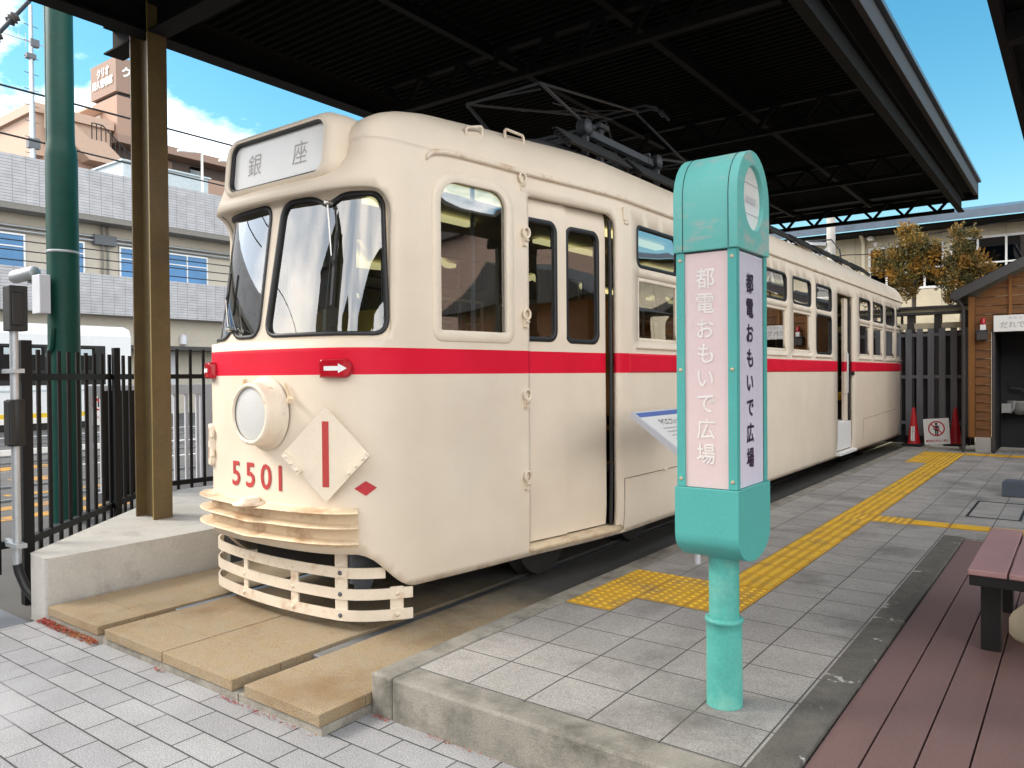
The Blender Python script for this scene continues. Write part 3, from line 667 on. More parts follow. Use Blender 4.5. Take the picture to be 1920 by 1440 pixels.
# pantograph
pan = MB(); d = pan
KN = [(-3.5, 5.09, 3.69), (-4.28, 5.10, 3.69)]; KB = [(-3.5, 7.9, 3.66), (-4.28, 7.9, 3.66)]; HD = [(-3.72, 7.1, 4.06), (-4.06, 7.1, 4.06)]
BF_ = [(-3.42, 5.75, 3.46), (-4.36, 5.75, 3.46)]; BR = [(-3.42, 6.8, 3.46), (-4.36, 6.8, 3.46)]
for i in range(2):
    d.tube([KN[i], BF_[i]], .014, 8); d.tube([KN[i], HD[i]], .011, 8); d.tube([KB[i], BR[i]], .014, 8); d.tube([KB[i], HD[i]], .011, 8)
    d.tube([(HD[i][0], 7.1, 4.06), (HD[1-i][0], 5.6, 3.72)], .005, 6)
for q in (KN, KB): d.tube([q[0], q[1]], .012, 8); d.tube([(q[0][0], q[0][1], q[0][2]-.05), (q[1][0], q[1][1], q[1][2]+.01)], .008, 8)
d.tube([(X0-.5, 7.1, 3.93), (X0-.42, 7.1, 4.04), (X0-.3, 7.1, 4.085), (X0+.3, 7.1, 4.085), (X0+.42, 7.1, 4.04), (X0+.5, 7.1, 3.93)], .014, 8)
d.tube([(X0-.5, 7.24, 3.93), (X0-.42, 7.24, 4.04), (X0-.3, 7.24, 4.085), (X0+.3, 7.24, 4.085), (X0+.42, 7.24, 4.04), (X0+.5, 7.24, 3.93)], .014, 8)
for x in (X0-.17, X0+.17): d.tube([(x, 7.05, 4.06), (x, 7.26, 4.085)], .01, 6)
panto = obj('pantograph', pan, 'darksteel', TROOT)
mb = MB()
for x in (X0+.47, X0-.47): mb.bar((x, 5.6, 3.42), (x, 6.95, 3.42), .05, .06); 
for y in (5.75, 6.8): mb.bar((X0-.5, y, 3.42), (X0+.5, y, 3.42), .05, .05); mb.tube([(X0-.5, y, 3.48), (X0+.5, y, 3.48)], .018, 8)
for k in range(9): mb.tube([(X0+.36, 5.85+.09*k, 3.47), (X0+.36, 5.93+.09*k, 3.47)], .028, 10)
mb.box(X0+.25, X0+.30, 6.2, 6.26, 3.3, 3.62); mb.box(X0+.22, X0+.33, 6.15, 6.31, 3.62, 3.66)
obj('base_frame', mb, 'steelgrey', panto)
for x in (X0+.5, X0-.5):
    for y in (5.6, 6.95):
        mb = MB(); mb.lathe([(.03, -.02), (.075, 0), (.05, .02), (.075, .04), (.05, .06), (.075, .08), (.03, .10)], (x-.05, y, 3.44), (1, 0, 0), 16); mb.bar((x, y, 3.2), (x, y, 3.44), .035, .05); obj('insulator', mb, 'steelgrey', panto)
# front bumper, with three ridges
bs = np.linspace(-.725, .725, 60); prof = [(.01, .628)]
for z in (.603, .522, .437): prof += [(-.012, z+.012), (-.082, z+.005), (-.092, z-.001), (-.082, z-.007), (-.012, z-.012)]
prof += [(-.008, .405), (.01, .400)]
def BPt(u, d_, z): return S(u, z-.009*math.exp(-((u-.0)/.12)**2)*(1 if d_ < -.03 else .2), d_*(.86+.14*(1-abs(u)/.75)**.5))
mb = MB()
for (da, za), (db, zb_) in zip(prof[:-1], prof[1:]):
    n = len(bs); mb.add([BPt(u, da, za) for u in bs]+[BPt(u, db, zb_) for u in bs], [(i, i+1, n+i+1, n+i) for i in range(n-1)], True)
for u in (bs[0], bs[-1]): mb.add([BPt(u, *q) for q in prof], [tuple(range(len(prof)))])
bumper = obj('bumper', mb, 'cream_rust', TROOT)
mb = MB(); c = Vector(S(.0, .62, -.06)); mb.lathe([(.095, -.012), (.095, .0), (.06, .002), (.058, .022), (.05, .028)], c, (0, 0, 1), 24)
for dx in (-.075, .07): mb.tube([c+Vector((dx, 0, -.03)), c+Vector((dx, 0, .006))], .012, 8)
obj('boss', mb, 'cream_rust2', bumper)
# lifeguard of flat bars
def FC(t):
    a = abs(t); return 2.815+.06*(a/.6)**2+.205*(max(0, a-(.5 if t > 0 else .62))/.35)**2.3
mb = MB(); tsF = np.linspace(-.92, .85, 60)
def fbar(mb, z0, z1, ts=tsF, off=0):
    P = [Vector((X0-.03+t, FC(t)+off, 0)) for t in ts]; vs = []
    for i, p in enumerate(P):
        t_ = (P[min(i+1, len(P)-1)]-P[max(i-1, 0)]).normalized(); nn = Vector((t_.y, -t_.x, 0))*.005
        for q, z in ((p+nn, z0), (p+nn, z1), (p-nn, z1), (p-nn, z0)): vs.append((q.x, q.y, z))
    mb.add(vs, [(i*4+k, i*4+(k+1) % 4, (i+1)*4+(k+1) % 4, (i+1)*4+k) for i in range(len(P)-1) for k in range(4)]+[(3, 2, 1, 0), tuple((len(P)-1)*4+k for k in range(4))], False)
mb = MB()
for z in (-.036, .084, .205): fbar(mb, z, z+.061, tsF if z < .2 else tsF[:57])
fender = obj('lifeguard', mb, 'cream_rust2', TROOT)
for t, w in ((-.86, .06), (-.31, .046), (.19, .062), (.55, .078), (.80, .075)):
    y = FC(t); y2 = FC(t+.02); mb = MB(); dv = Vector((.02, y2-y, 0)).normalized(); p = Vector((X0-.03+t, y, 0))+Vector((-dv.y, dv.x, 0))*.011
    vs = []
    for a in (-w/2, w/2):
        for b in (-.005, .005):
            for z in (-.03, .36 if t in (-.86, .55) else (.15 if t > .7 else .255)): q = p+dv*a+Vector((-dv.y, dv.x, 0))*b; vs.append((q.x, q.y, z))
    mb.add(vs, [(0, 1, 3, 2), (4, 6, 7, 5), (0, 4, 5, 1), (2, 3, 7, 6), (0, 2, 6, 4), (1, 5, 7, 3)]); st = obj('strap', mb, 'cream_rust2', fender)
    for z in (-.006, .114, .235) if t < .7 else (-.006, .114):
        mb = MB(); q = p+Vector((dv.y, -dv.x, 0))*.012; mb.lathe([(.014, -.004), (.014, .006), (.005, .010)], (q.x, q.y, z), (dv.y, -dv.x, 0), 8); obj('bolt', mb, 'steelgrey' if t == .55 else 'cream_rust2', st)
for t in (-.84, .57):
    mb = MB(); y = FC(t)+.02; mb.box(X0-.03+t-.035, X0-.03+t+.035, y+.01, y+.03, .17, .40); mb.add([(X0-.03+t+.03, y+.03, .34), (X0-.03+t+.03, y+.3, .34), (X0-.03+t+.03, y+.12, .06), (X0-.03+t+.03, y+.03, .06)], [(0, 1, 2, 3)]); obj('lifeguard_bracket', mb, 'steelgrey', TROOT)
# headlight
hc = Vector((S(.08, 1.135)[0], S(.08, 1.135)[1], 1.135)); mb = MB()
mb.lathe([(.215, .0), (.215, .006), (.186, .012), (.180, .085), (.178, .105), (.172, .114), (.156, .116), (.152, .104)], hc, (0, -1, 0), 40, 0, False)
hl_ = obj('headlight', mb, 'cream_rust3', TROOT)
mb = MB(); mb.lathe([(.154, .098), (.11, .107), (.05, .112), (.0, .113)], hc, (0, -1, 0), 40); obj('lens', mb, 'frosted', hl_)
for a in (25, 150, 265):
    mb = MB(); mb.tube([hc+Vector((.163*math.cos(R(a)), -.113, .163*math.sin(R(a)))), hc+Vector((.163*math.cos(R(a)), -.119, .163*math.sin(R(a))))], .005, 8); obj('screw', mb, 'cream_rust', hl_)
mb = MB(); mb.bar(hc+Vector((.235, -.01, .09)), hc+Vector((.27, -.03, .075)), .03, .025); mb.bar(hc+Vector((.19, -.008, .175)), hc+Vector((.235, -.008, .09)), .012, .012); obj('catch', mb, 'cream_rust', hl_)
mb = MB(); mb.bar(hc+Vector((-.19, -.008, .20)), hc+Vector((-.215, -.008, .12)), .02, .008); obj('catch', mb, 'cream_rust', hl_)
# number, diamond board, small diamonds, arrows, tail lamp
for ch, u0_ in zip('5501', (-.228, -.075, .078, .205)): letter('digit', ch, .205, lambda u, v: S(u0_+u, .765+v, -.003), 'reddull', TROOT, 1.05, .0035)
dc = Vector(S(.565, .921, -.04)); tgv = (Vector(S(.60, .92))-Vector(S(.53, .92))).normalized(); nv = Vector((tgv.y, -tgv.x, 0))
def DP(u, v, d): q = dc+tgv*u-nv*d; return (q.x, q.y, dc.z+v)
mb = MB(); mb.prism([(-.262, 0), (0, -.262), (.262, 0), (0, .262)], DP, 0, .012); dia = obj('diamond_board', mb, 'cream', TROOT, bevel=.002)
mb = MB(); mb.prism([(-.02, -.18), (.02, -.18), (.02, .18), (-.02, .18)], DP, -.0015, -.0005); obj('red_bar', mb, 'reddull', dia)
for p, q in (((-.25, .0), (-.15, -.105)), ((.25, .0), (.13, -.115))):
    mb = MB(); mb.bar(DP(*p, -.004), DP(*q, -.004), .03, .03, upv=tuple(nv))
    for t in (.15, .5, .85): x = p[0]+(q[0]-p[0])*t; z = p[1]+(q[1]-p[1])*t; mb.lathe([(.008, 0), (.008, .008), (.003, .010)], DP(x, z, -.018), nv, 8)
    obj('clip', mb, 'cream_rust2', dia)
for s in (.768, -.768):
    mb = MB(); V, T = region(dens([(s-.062, .728), (s, .686), (s+.062, .728), (s, .768)], .02), [], np.arange(s-.06, s+.06, .02), np.arange(.69, .76, .02)); mb.add([S(u, v, -.003) for u, v in V], T, True); obj('small_diamond', mb, 'redpaint', TROOT, recalc=False)
for sg, uc in ((1, .618), (-1, -.575)):
    shape = [(uc+sg*a, b) for a, b in [(-.085, 1.34), (.045, 1.337)]+[(.045+.045*math.sin(R(t))*1.0, 1.39-.053*math.cos(R(t))) for t in range(20, 180, 20)]+[(.045, 1.443), (-.085, 1.440)]]
    if sg < 0: shape = shape[::-1]
    mb = MB(); sh = dens(shape, .03); n = len(sh); loft(mb, [[S(u, v, .0) for u, v in sh], [S(u, v, -.035) for u, v in sh], [S(u, v, -.045) for u, v in offs(sh, -.010)]])
    V, T = region(offs(sh, -.010), [], [], []); mb.add([S(u, v, -.045) for u, v in V], T); lamp = obj('turn_lamp', mb, 'redlens', TROOT)
    ar = [(-.055, -.012), (.02, -.012), (.02, -.026), (.062, 0), (.02, .026), (.02, .012), (-.055, .012)]
    mb = MB(); ar = [(uc+sg*a, 1.39+b) for a, b in (ar if sg > 0 else ar[::-1])]; V, T = region(dens(ar, .02), [], [], []); mb.add([S(u, v, -.0465) for u, v in V], T); obj('arrow', mb, 'white', lamp, recalc=False)
tl = rrect(-.64, -.535, .785, 1.05, .035); mb = MB(); hs_ = [rrect(-.62, -.565, .93, 1.025, .03), rrect(-.62, -.565, .825, .90, .006)]
d_ = dens(tl, .03); loft(mb, [[S(u, v, 0) for u, v in d_], [S(u, v, -.022) for u, v in d_], [S(u, v, -.028) for u, v in offs(d_, -.006)]])
V, T = region(offs(d_, -.006), [dens(h, .03) for h in hs_], [], []); mb.add([S(u, v, -.028) for u, v in V], T)
for h in hs_: h = dens(h, .03); loft(mb, [[S(u, v, -.028) for u, v in h], [S(u, v, -.005) for u, v in h]])
for z in (.99, .87): mb.bar(S(-.528, z-.02, -.02), S(-.528, z+.02, -.02), .014, .03)
tail = obj('tail_lamp', mb, 'cream_rust2', TROOT)
for h, k in zip(hs_, ('dark', 'redlens')): sheet('lens', h, -.006, k, tail, step=.06)
letter('red_notice', '非常コック', .055, lambda u, v: S(-.70+u, 1.30+v, -.002), 'reddull', TROOT, vertical=.062)
# front door: two sliding leaves, rubber edge and step
def door_leaf(s0, s1, d, win, hidden=False):
    lp = rrect(s0, s1, .215, 2.56, .004); h = rrect(*win, .075, 7)
    V, T = region(dens(lp, .06), [dens(h, .05)], np.arange(s0+.03, s1, .06), np.arange(.25, 2.55, .07)); mb = MB(); mb.add([S(u, v, d) for u, v in V], T, True)
    for e in (s0, s1): mb.add([S(e, .215, d), S(e, 2.56, d), S(e, 2.56, d+.035), S(e, .215, d+.035)], [(0, 1, 2, 3)])
    o = obj('door_leaf', mb, 'tram', TROOT, recalc=False); ring('gasket', h, .03, .004, d-.008, d+.03, 'rubber', o); sheet('pane', offs(h, -.015), d+.008, 'glass', o)
door_leaf(1.97, 2.474, .055, (1.98, 2.375, 1.575, 2.405)); door_leaf(2.462, 2.952, .075, (2.485, 2.868, 1.570, 2.398))
mb = MB(); mb.box(0, 0, 0, 0, 0, 0); mb = MB()
for a, b in (((2.972, .205), (2.972, 2.47)),): 
    pts = [S(2.975, z, .045) for z in np.linspace(.21, 2.5, 8)]; mb.tube(pts, .015, 8)
obj('door_seal', mb, 'rubber', TROOT)
mb = MB()
us = np.linspace(2.04, 3.03, 10)
pr = [(.09, .205), (-.012, .205), (-.03, .198), (-.034, .182), (-.026, .166), (-.004, .160)]
vs = [S(u, z, d_) for u in us for d_, z in pr]; m_ = len(pr)
mb.add(vs, [(i*m_+k, i*m_+k+1, (i+1)*m_+k+1, (i+1)*m_+k) for i in range(len(us)-1) for k in range(m_-1)]+[tuple(range(m_)), tuple((len(us)-1)*m_+k for k in range(m_))], True)
for u in np.linspace(2.06, 3.01, 40): mb.bar(S(u, .2, -.027), S(u+.012, .166, -.03), .006, .006)
obj('door_step', mb, 'cream_rust', TROOT)
mb = MB()
for u0, u1, z0, z1 in ((2.02, 2.045, .2, .21),): pass
# jamb moulding behind the door
mb = MB(); mb.add([S(3.04, .14, -.004), S(3.10, .14, -.004), S(3.10, 2.6, -.004), S(3.04, 2.6, -.004), S(3.04, .14, .01), S(3.10, .14, .01), S(3.10, 2.6, .01), S(3.04, 2.6, .01)], [(0, 1, 2, 3), (0, 4, 5, 1), (1, 5, 6, 2), (2, 6, 7, 3), (3, 7, 4, 0)]); obj('door_post', mb, 'tram', TROOT)
# ring brackets beside the door
for z in (2.645, 2.28, 1.744, 1.215, .675):
    c = Vector(S(2.005, z, -.02)); tv = (Vector(S(2.02, z))-Vector(S(1.99, z))).normalized(); nv2 = Vector((tv.y, -tv.x, 0)); mb = MB()
    pts = [c+tv*.030*math.cos(t)+Vector((0, 0, .034*math.sin(t))) for t in np.linspace(0, 2*math.pi, 17)]
    mb.tube(pts, .009, 8, cap=False)
    b0 = c-nv2*.012; mb.bar(b0+Vector((0, 0, -.03)), b0+Vector((0, 0, -.085)), .036, .02, upv=tuple(nv2)); mb.bar(c+Vector((0, 0, -.045)), c+nv2*.012+Vector((0, 0, -.052)), .03, .012); mb.lathe([(.036, -.02), (.036, -.012)], c, nv2, 16)
    obj('mirror_bracket', mb, 'cream_rust2', TROOT)
mb = MB(); c = Vector(S(3.14, 2.58, 0)); mb.box(c.x-.01, c.x+.02, c.y-.035, c.y+.035, 2.52, 2.62); mb.box(c.x-.01, c.x+.03, c.y-.03, c.y+.03, 2.49, 2.515); obj('door_lamp', mb, 'cream', TROOT, bevel=.006)
# flap outlines and rear door details
def seam(pts): 
    mb = MB(); P = [S(u, v, -.0005) for u, v in dens(pts, .2, False)]
    for a, b in zip(P[:-1], P[1:]): mb.bar(a, b, .004, .004)
    return mb
fy = s_of_y
obj('flap_seam', seam([(fy(5.17), .135), (fy(5.17), .55), (fy(6.3), .55), (fy(6.3), .135)]), 'under', TROOT); obj('flap_seam', seam([(fy(13.0), .28), (fy(13.0), .60), (fy(15.6), .66)]), 'under', TROOT)
for y in (5.85, 13.9, 15.2):
    c = S(fy(y), .555 if y < 6 else .62, -.01); mb = MB(); mb.tube([(c[0], c[1]-.03, c[2]), (c[0], c[1]+.03, c[2])], .009, 8); obj('flap_hinge', mb, 'cream_rust2', TROOT)
mb = MB(); x = X0+1.09; mb.box(x-.10, x-.06, 12.08, 12.3, .25, 2.45); leafr = obj('door_leaf', mb, 'tram', TROOT, bevel=.004)
mb = MB(); mb.tube([(x-.03, 12.02, z) for z in (1.0, 1.02)]+[(x+.0, 12.02, 1.05), (x+.0, 12.02, 1.62), (x-.03, 12.02, 1.66)], .011, 8); obj('handrail', mb, 'white', leafr)
mb = MB(); mb.box(x-.06, x-.035, 12.27, 12.33, .22, 2.45); mb.box(x-.02, x+.02, 12.3, 12.36, 1.30, 1.36); obj('door_seal', mb, 'rubber', TROOT)
mb = MB(); mb.box(x-.06, x-.02, 11.44, 12.3, .22, .62); mb.box(x-.6, x-.06, 11.44, 12.3, .60, .63); mb.box(x-.04, x+.05, 11.4, 12.38, .16, .20); obj('rear_step', mb, 'white', TROOT, bevel=.004)
mb = MB(); mb.box(x-.5, x-.45, 11.3, 12.5, .63, 1.35); obj('orange_screen', mb, 'orange', TROOT)
# interior
mb = MB(); P = [S(u, .5, .13) for u in ulist[::2]]; mb.add([(p[0], p[1], .60) for p in P], [tuple(range(len(P)))]); obj('cabin_floor', mb, 'blackish', TROOT, recalc=False)
mb = MB(); mb.add([(p[0], p[1], 2.68) for p in [S(u, 2.6, .05) for u in ulist[::2]]], [tuple(range(len(P)))]); obj('ceiling', mb, 'inner_ceiling', TROOT, recalc=False)
M['lit'] = emit('lit_tube', (1, .86, .42), .32)
for k in range(6):
    for dx in (-.36, .36):
        mb = MB(); mb.box(X0+dx-.05, X0+dx+.05, 3.9+2.2*k, 5.1+2.2*k, 2.63, 2.665); obj('ceiling_lamp', mb, 'lit', TROOT)
for y0, y1, sg in ((5.4, 10.9, -1), (5.6, 11.0, 1), (12.8, 15.6, -1), (12.8, 15.6, 1), (4.4, 5.2, -1)):
    xs = X0+sg*.82; mb = MB(); mb.box(xs-.2, xs+.2, y0, y1, .9, 1.02); mb.box(xs-.18, xs+.18, y0, y1, .6, .9, 1); mb.box(xs+sg*.17-.04, xs+sg*.17+.04, y0, y1, 1.0, 1.52); obj('passenger_seat', mb, ['yellow_seat', 'blackish'], TROOT, bevel=.02)
for y in (4.15, 4.75, 6.5, 8.5, 10.5):
    for dx in (-.45, .45):
        mb = MB(); mb.tube([(X0+dx, y, .6), (X0+dx, y, 2.66)], .017, 10); obj('grab_pole', mb, 'silver', TROOT)
mb = MB(); mb.box(X0-.55, X0+.15, 3.02, 3.35, .6, 1.42); mb.box(X0-.45, X0-.15, 2.98, 3.2, 1.42, 1.58); obj('driver_console', mb, 'steelgrey', TROOT, bevel=.02)
mb = MB(); mb.box(X0-.1, X0+.35, 3.5, 3.95, .95, 1.05); mb.box(X0-.1, X0+.35, 3.95, 4.03, 1.0, 1.65); mb.box(X0+.05, X0+.2, 3.65, 3.8, .6, .95); obj('driver_seat', mb, 'blackish', TROOT, bevel=.04)
mb = MB(); mb.box(X0-.95, X0-.2, 4.1, 4.13, .6, 1.86); mb.box(X0-.95, X0-.92, 4.1, 4.13, 1.86, 2.65); mb.box(X0-.23, X0-.2, 4.1, 4.13, 1.86, 2.65); obj('cab_partition', mb, 'yellow_seat', TROOT)
mb = MB(); mb.box(X0-.3, X0+.8, 5.6, 5.63, .6, 1.98); mb.box(X0+.3, X0+.9, 9.2, 9.25, .6, 1.9); obj('display_screen', mb, 'orange', TROOT)
for px_, a in ((X0+.2, -1), (X0-.55, -1)):
    mb = MB(); mb.tube([(px_, 2.98, 1.75), (px_, 2.99, 2.22)], .02, 8); mb.box(px_-.09, px_+.09, 2.99, 3.02, 1.75, 2.0); obj('cab_mirror', mb, 'blackish', TROOT, bevel=.01)
# running gear
mb = MB(); mb.box(X0-.72, X0+.72, 3.3, 16.5, .28, .52); mb.box(X0-1.0, X0+1.0, 5.4, 15.9, .16, .5); mb.box(X0-.75, X0+.75, 7.5, 12.5, .05, .28); mb.box(X0-.45, X0+.45, 3.0, 3.4, .15, .4); obj('underframe', mb, 'under', TROOT)
for yc in (5.3, 13.9):
    mb = MB(); mb.box(X0-.82, X0-.74, yc-.95, yc+.95, .12, .28); mb.box(X0+.74, X0+.82, yc-.95, yc+.95, .12, .28); mb.box(X0-.8, X0+.8, yc-.12, yc+.12, .12, .3); bg_ = obj('bogie', mb, 'under', TROOT)
    for dy in (-.7, .7):
        mb = MB(); mb.tube([(X0-.75, yc+dy, .225), (X0+.75, yc+dy, .225)], .06, 12)
        for dx in (-.673, .673): mb.lathe([(.33, -.05), (.33, .04), (.355, .045), (.355, .06), (.1, .06)], (X0+dx, yc+dy, .225), (-1 if dx > 0 else 1, 0, 0), 28)
        obj('wheelset', mb, 'under', bg_)

# ------------------------------------------------------------------ destination pillar on the platform
PC = (-1.175, 3.0)
pil = thing('sign_pillar', 'teal arched pillar sign on a round post in the paving, with pink and pale panels', 'sign', (PC[0], PC[1], 0))
hx, hy = .13, .183
def arch(cx, h, z0, zr, up_=True, n=16):
    """outline in (y, z): straight sides from z0 to zr, half round beyond"""
    out = [(PC[1]-h, z0), (PC[1]+h, z0)] if up_ else [(PC[1]+h, z0), (PC[1]-h, z0)]
    for k in range(n+1):
        t = R(180*k/n); out.append((PC[1]+h*math.cos(t), zr+h*1.05*math.sin(t)) if up_ else (PC[1]-h*math.cos(t), zr-h*.62*math.sin(t)))
    return out
def PX(u, v, d): return (d, u, v)
circ = [(PC[1]+.005+.112*math.cos(t), 2.035+.128*math.sin(t)) for t in np.linspace(0, 2*math.pi, 33)[:-1]]
def cap(name, outline, hole=None, m_='teal'):
    mb = MB(); n = len(outline)
    for sg, mi in ((1, 0), (-1, 0)):
        V, T = region(dens(outline, .08) if False else outline, [circ] if hole else [], [], []); x = PC[0]+sg*hx
        mb.add([(x, u, v) for u, v in V], T)
        if hole: mb.add([(x, u, v) for u, v in circ]+[(x-sg*.02, u, v) for u, v in circ], [(i, (i+1) % 32, 32+(i+1) % 32, 32+i) for i in range(32)], True); 
    vs = [(PC[0]-hx, u, v) for u, v in outline]+[(PC[0]+hx, u, v) for u, v in outline]
    mb.add(vs, [(i, (i+1) % n, n+(i+1) % n, n+i) for i in range(2, n)], True); mb.add(vs, [(0, 1, n+1, n), (1, 2, n+2, n+1)], False)
    return obj(name, mb, m_, pil, bevel=.003, merge=True)
head = cap('head', arch(PC[0], hy, 1.822, 2.028), True, 'teal2')
for sg in (1, -1):
    mb = MB(); x = PC[0]+sg*(hx-.018); mb.add([(x, u, v) for u, v in circ], [tuple(range(32))]); disc = obj('disc', mb, 'signpanel', head, recalc=False)
    mb = MB(); mb.add([(x+sg*.002, PC[1]+.02+du, 2.03+dv) for du, dv in ((-.06, -.012), (.05, -.012), (.05, .012), (-.06, .012))], [(0, 1, 2, 3)]); obj('faint_line', mb, 'pale', disc)
    for zz in (2.095, 1.975): mb = MB(); mb.tube([(x+sg*.001, PC[1]-.105, zz), (x+sg*.001, PC[1]+.105, zz)], .0012, 6); obj('seam', mb, 'pale', disc)
for x in (PC[0]-hx+.04, PC[0]+hx-.035):
    mb = MB(); ol = arch(PC[0], hy+.0012, 1.824, 2.028)[1:]; 
    for a, b in zip(ol[:-1], ol[1:]): mb.bar((x, a[0], a[1]), (x, b[0], b[1]), .002, .002)
    mb.bar((x, PC[1]-hy-.0012, 1.824), (x, PC[1]-hy-.0012, 2.028), .002, .002); obj('cover_seam', mb, 'rubber', head)
cap('foot', arch(PC[0], hy, .898, .715, False), False, 'teal')
# shaft: corner angles and four panels
ix, iy = hx-.008, hy-.010
for sx in (1, -1):
    for sy in (1, -1):
        x = PC[0]+sx*ix; y = PC[1]+sy*iy; mb = MB()
        mb.box(min(x, x-sx*.034), max(x, x-sx*.034), min(y, y-sy*.004), max(y, y-sy*.004), .90, 1.82); mb.box(min(x, x-sx*.004), max(x, x-sx*.004), min(y-sy*.004, y-sy*.034), max(y-sy*.004, y-sy*.034), .90, 1.82)
        ang = obj('corner_strip', mb, 'teal', pil)
        for z in (.93, 1.36, 1.79):
            mb = MB(); mb.lathe([(.007, -.002), (.007, .003), (.002, .004)], (x-sx*.017, y, z), (0, sy, 0), 8); obj('screw', mb, 'cream_rust', ang)
for sy in (1, -1):
    y = PC[1]+sy*(iy-.010); mb = MB(); mb.box(PC[0]-ix+.006, PC[0]+ix-.006, y-.003, y+.003, .90, 1.815); pn = obj('side_panel', mb, 'pink', pil)
    for k, ch in enumerate('都電おもいで広場'):
        mb = MB(); strokes(mb, ch, .086, lambda u, v: (PC[0]-.004-sy*u, y+sy*.0042, 1.715-.1005*k*.97+v), .93, .0010); obj('character', mb, 'faintwhite', pn, recalc=False)
for sx in (1, -1):
    x = PC[0]+sx*(ix-.010); mb = MB(); mb.box(x-.003, x+.003, PC[1]-iy+.006, PC[1]+iy-.006, .90, 1.815); pn = obj('end_panel', mb, 'palepanel', pil)
    for k, ch in enumerate('都電おもいで広場'):
        mb = MB(); strokes(mb, ch, .082, lambda u, v: (x+sx*.0042, PC[1]-.012+sx*u, 1.70-.0985*k+v), 1.02, .0022); obj('character', mb, 'ink', pn, recalc=False)
mb = MB(); mb.tube([(PC[0], PC[1], .3), (PC[0], PC[1], .64)], .060, 32); obj('upper_post', mb, 'tealpipe', pil)
mb = MB(); mb.lathe([(.072, -.002), (.0705, .30), (.0705, .335), (.076, .338), (.076, .352), (.062, .356)], (PC[0], PC[1], 0), (0, 0, 1), 36); obj('lower_post', mb, 'tealpipe', pil)
# information board beside the tram
ib = thing('information_board', 'tilted white information board with blue heading beside the tram, behind the teal pillar', 'info board', (-2.2, 5.12, 0))
A_, B_ = Vector((-2.36, 0, 1.095)), Vector((-1.99, 0, .83)); nb_ = Vector((B_.z-A_.z, 0, -(B_.x-A_.x))).normalized()*-1
def IB(u, v, d): p = A_+(B_-A_)*v+nb_*d; return (p.x, 4.46+u, p.z)
mb = MB(); mb.prism([(0, 0), (1.3, 0), (1.3, 1), (0, 1)], IB, -.035, 0); obj('tray', mb, 'pale', ib, bevel=.003)
mb = MB(); mb.add([IB(u, v, .0015) for u, v in ((.02, .13), (1.28, .13), (1.28, .97), (.02, .97))], [(0, 1, 2, 3)]); obj('sheet', mb, 'signpanel', ib)
mb = MB(); mb.add([IB(u, v, .0018) for u, v in ((.02, .03), (1.28, .03), (1.28, .13), (.02, .13))], [(0, 1, 2, 3)]); obj('heading_band', mb, 'bluetop', ib)
ll = (B_-A_).length
letter('heading', 'PCCカー', .075, lambda u, v: IB(.62+u-.28, .27-v/ll, .003), 'blackish', ib)
for k in range(6):
    mb = MB(); mb.add([IB(u, v, .003) for u, v in ((.14, .40+.08*k), (1.15-.1*(k % 3), .40+.08*k), (1.15-.1*(k % 3), .425+.08*k), (.14, .425+.08*k))], [(0, 1, 2, 3)]); obj('text_line', mb, 'greyink', ib)
for y in (5.12, 5.6):
    mb = MB(); mb.tube([(-2.2, y, -.003), (-2.2, y, .95)], .022, 14); obj('leg', mb, 'pale', ib)

# ------------------------------------------------------------------ canopy over the tram
can = thing('canopy', 'long dark steel canopy roof on olive brown columns sheltering the cream tram', 'canopy', (-6.15, 3.3, .19))
def hbeam(p, q, w, h, axis='z', t=.014):
    """H section between p and q; flanges across local height"""
    mb = MB(); p = Vector(p); q = Vector(q)
    for dz in (-h/2, h/2): o_ = Vector((0, 0, dz-math.copysign(t/2, dz))); mb.bar(p+o_, q+o_, w, t)
    mb.bar(p, q, t*.8, h-2*t); return mb
for k, y in enumerate((3.30, 9.02, 15.44)):
    mb = MB(); x0, x1 = -6.345, -6.055
    mb.box(x1-.014, x1, y-.08, y+.08, .19, 4.42, 0); mb.box(x0, x0+.014, y-.08, y+.08, .19, 4.42, 0); mb.box(x0+.014, x1-.014, y-.006, y+.006, .19, 4.42, 0)
    mb.box(x1-.0155, x1-.0005, y-.0815, y-.0795, .19, 4.42, 1)  # sunlit flange edge painted on as a lighter strip
    obj('column', mb, ['olive', 'olive_lit'], can)
CZ = 4.14
for x, n_ in ((-6.15, 'edge_beam'), (-1.735, 'edge_beam')):
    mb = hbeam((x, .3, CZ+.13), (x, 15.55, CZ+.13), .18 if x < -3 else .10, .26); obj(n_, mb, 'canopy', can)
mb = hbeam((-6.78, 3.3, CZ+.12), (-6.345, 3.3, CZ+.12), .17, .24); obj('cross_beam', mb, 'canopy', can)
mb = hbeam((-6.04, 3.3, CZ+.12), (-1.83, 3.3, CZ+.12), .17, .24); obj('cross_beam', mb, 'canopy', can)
for y in (.6, 5.86, 9.02, 12.15, 15.44):
    mb = MB(); za, zb = CZ+.03, CZ+.33; xa, xb = -6.04, -1.83
    mb.bar((xa, y, za), (xb, y, za), .08, .06); mb.bar((xa, y, zb), (xb, y, zb), .08, .06); n = 8
    for i in range(n):
        a = xa+(xb-xa)*i/n; b = xa+(xb-xa)*(i+1)/n; mid = (a+b)/2
        mb.bar((a, y, zb), (mid, y, za), .04, .045); mb.bar((mid, y, za), (b, y, zb), .04, .045)
    obj('truss', mb, 'canopy', can)
for x in (-4.6, -3.2):
    mb = MB(); mb.bar((x, .3, CZ+.33), (x, 15.5, CZ+.33), .07, .10); obj('purlin', mb, 'canopy', can)
mb = MB(); xa, xb, ya, yb, z = -6.78, -1.56, .3, 15.72, CZ+.43; ny = int((yb-ya)/.1); vs = []; prof_ = [(0, 0), (.035, 0), (.05, .03), (.085, .03)]
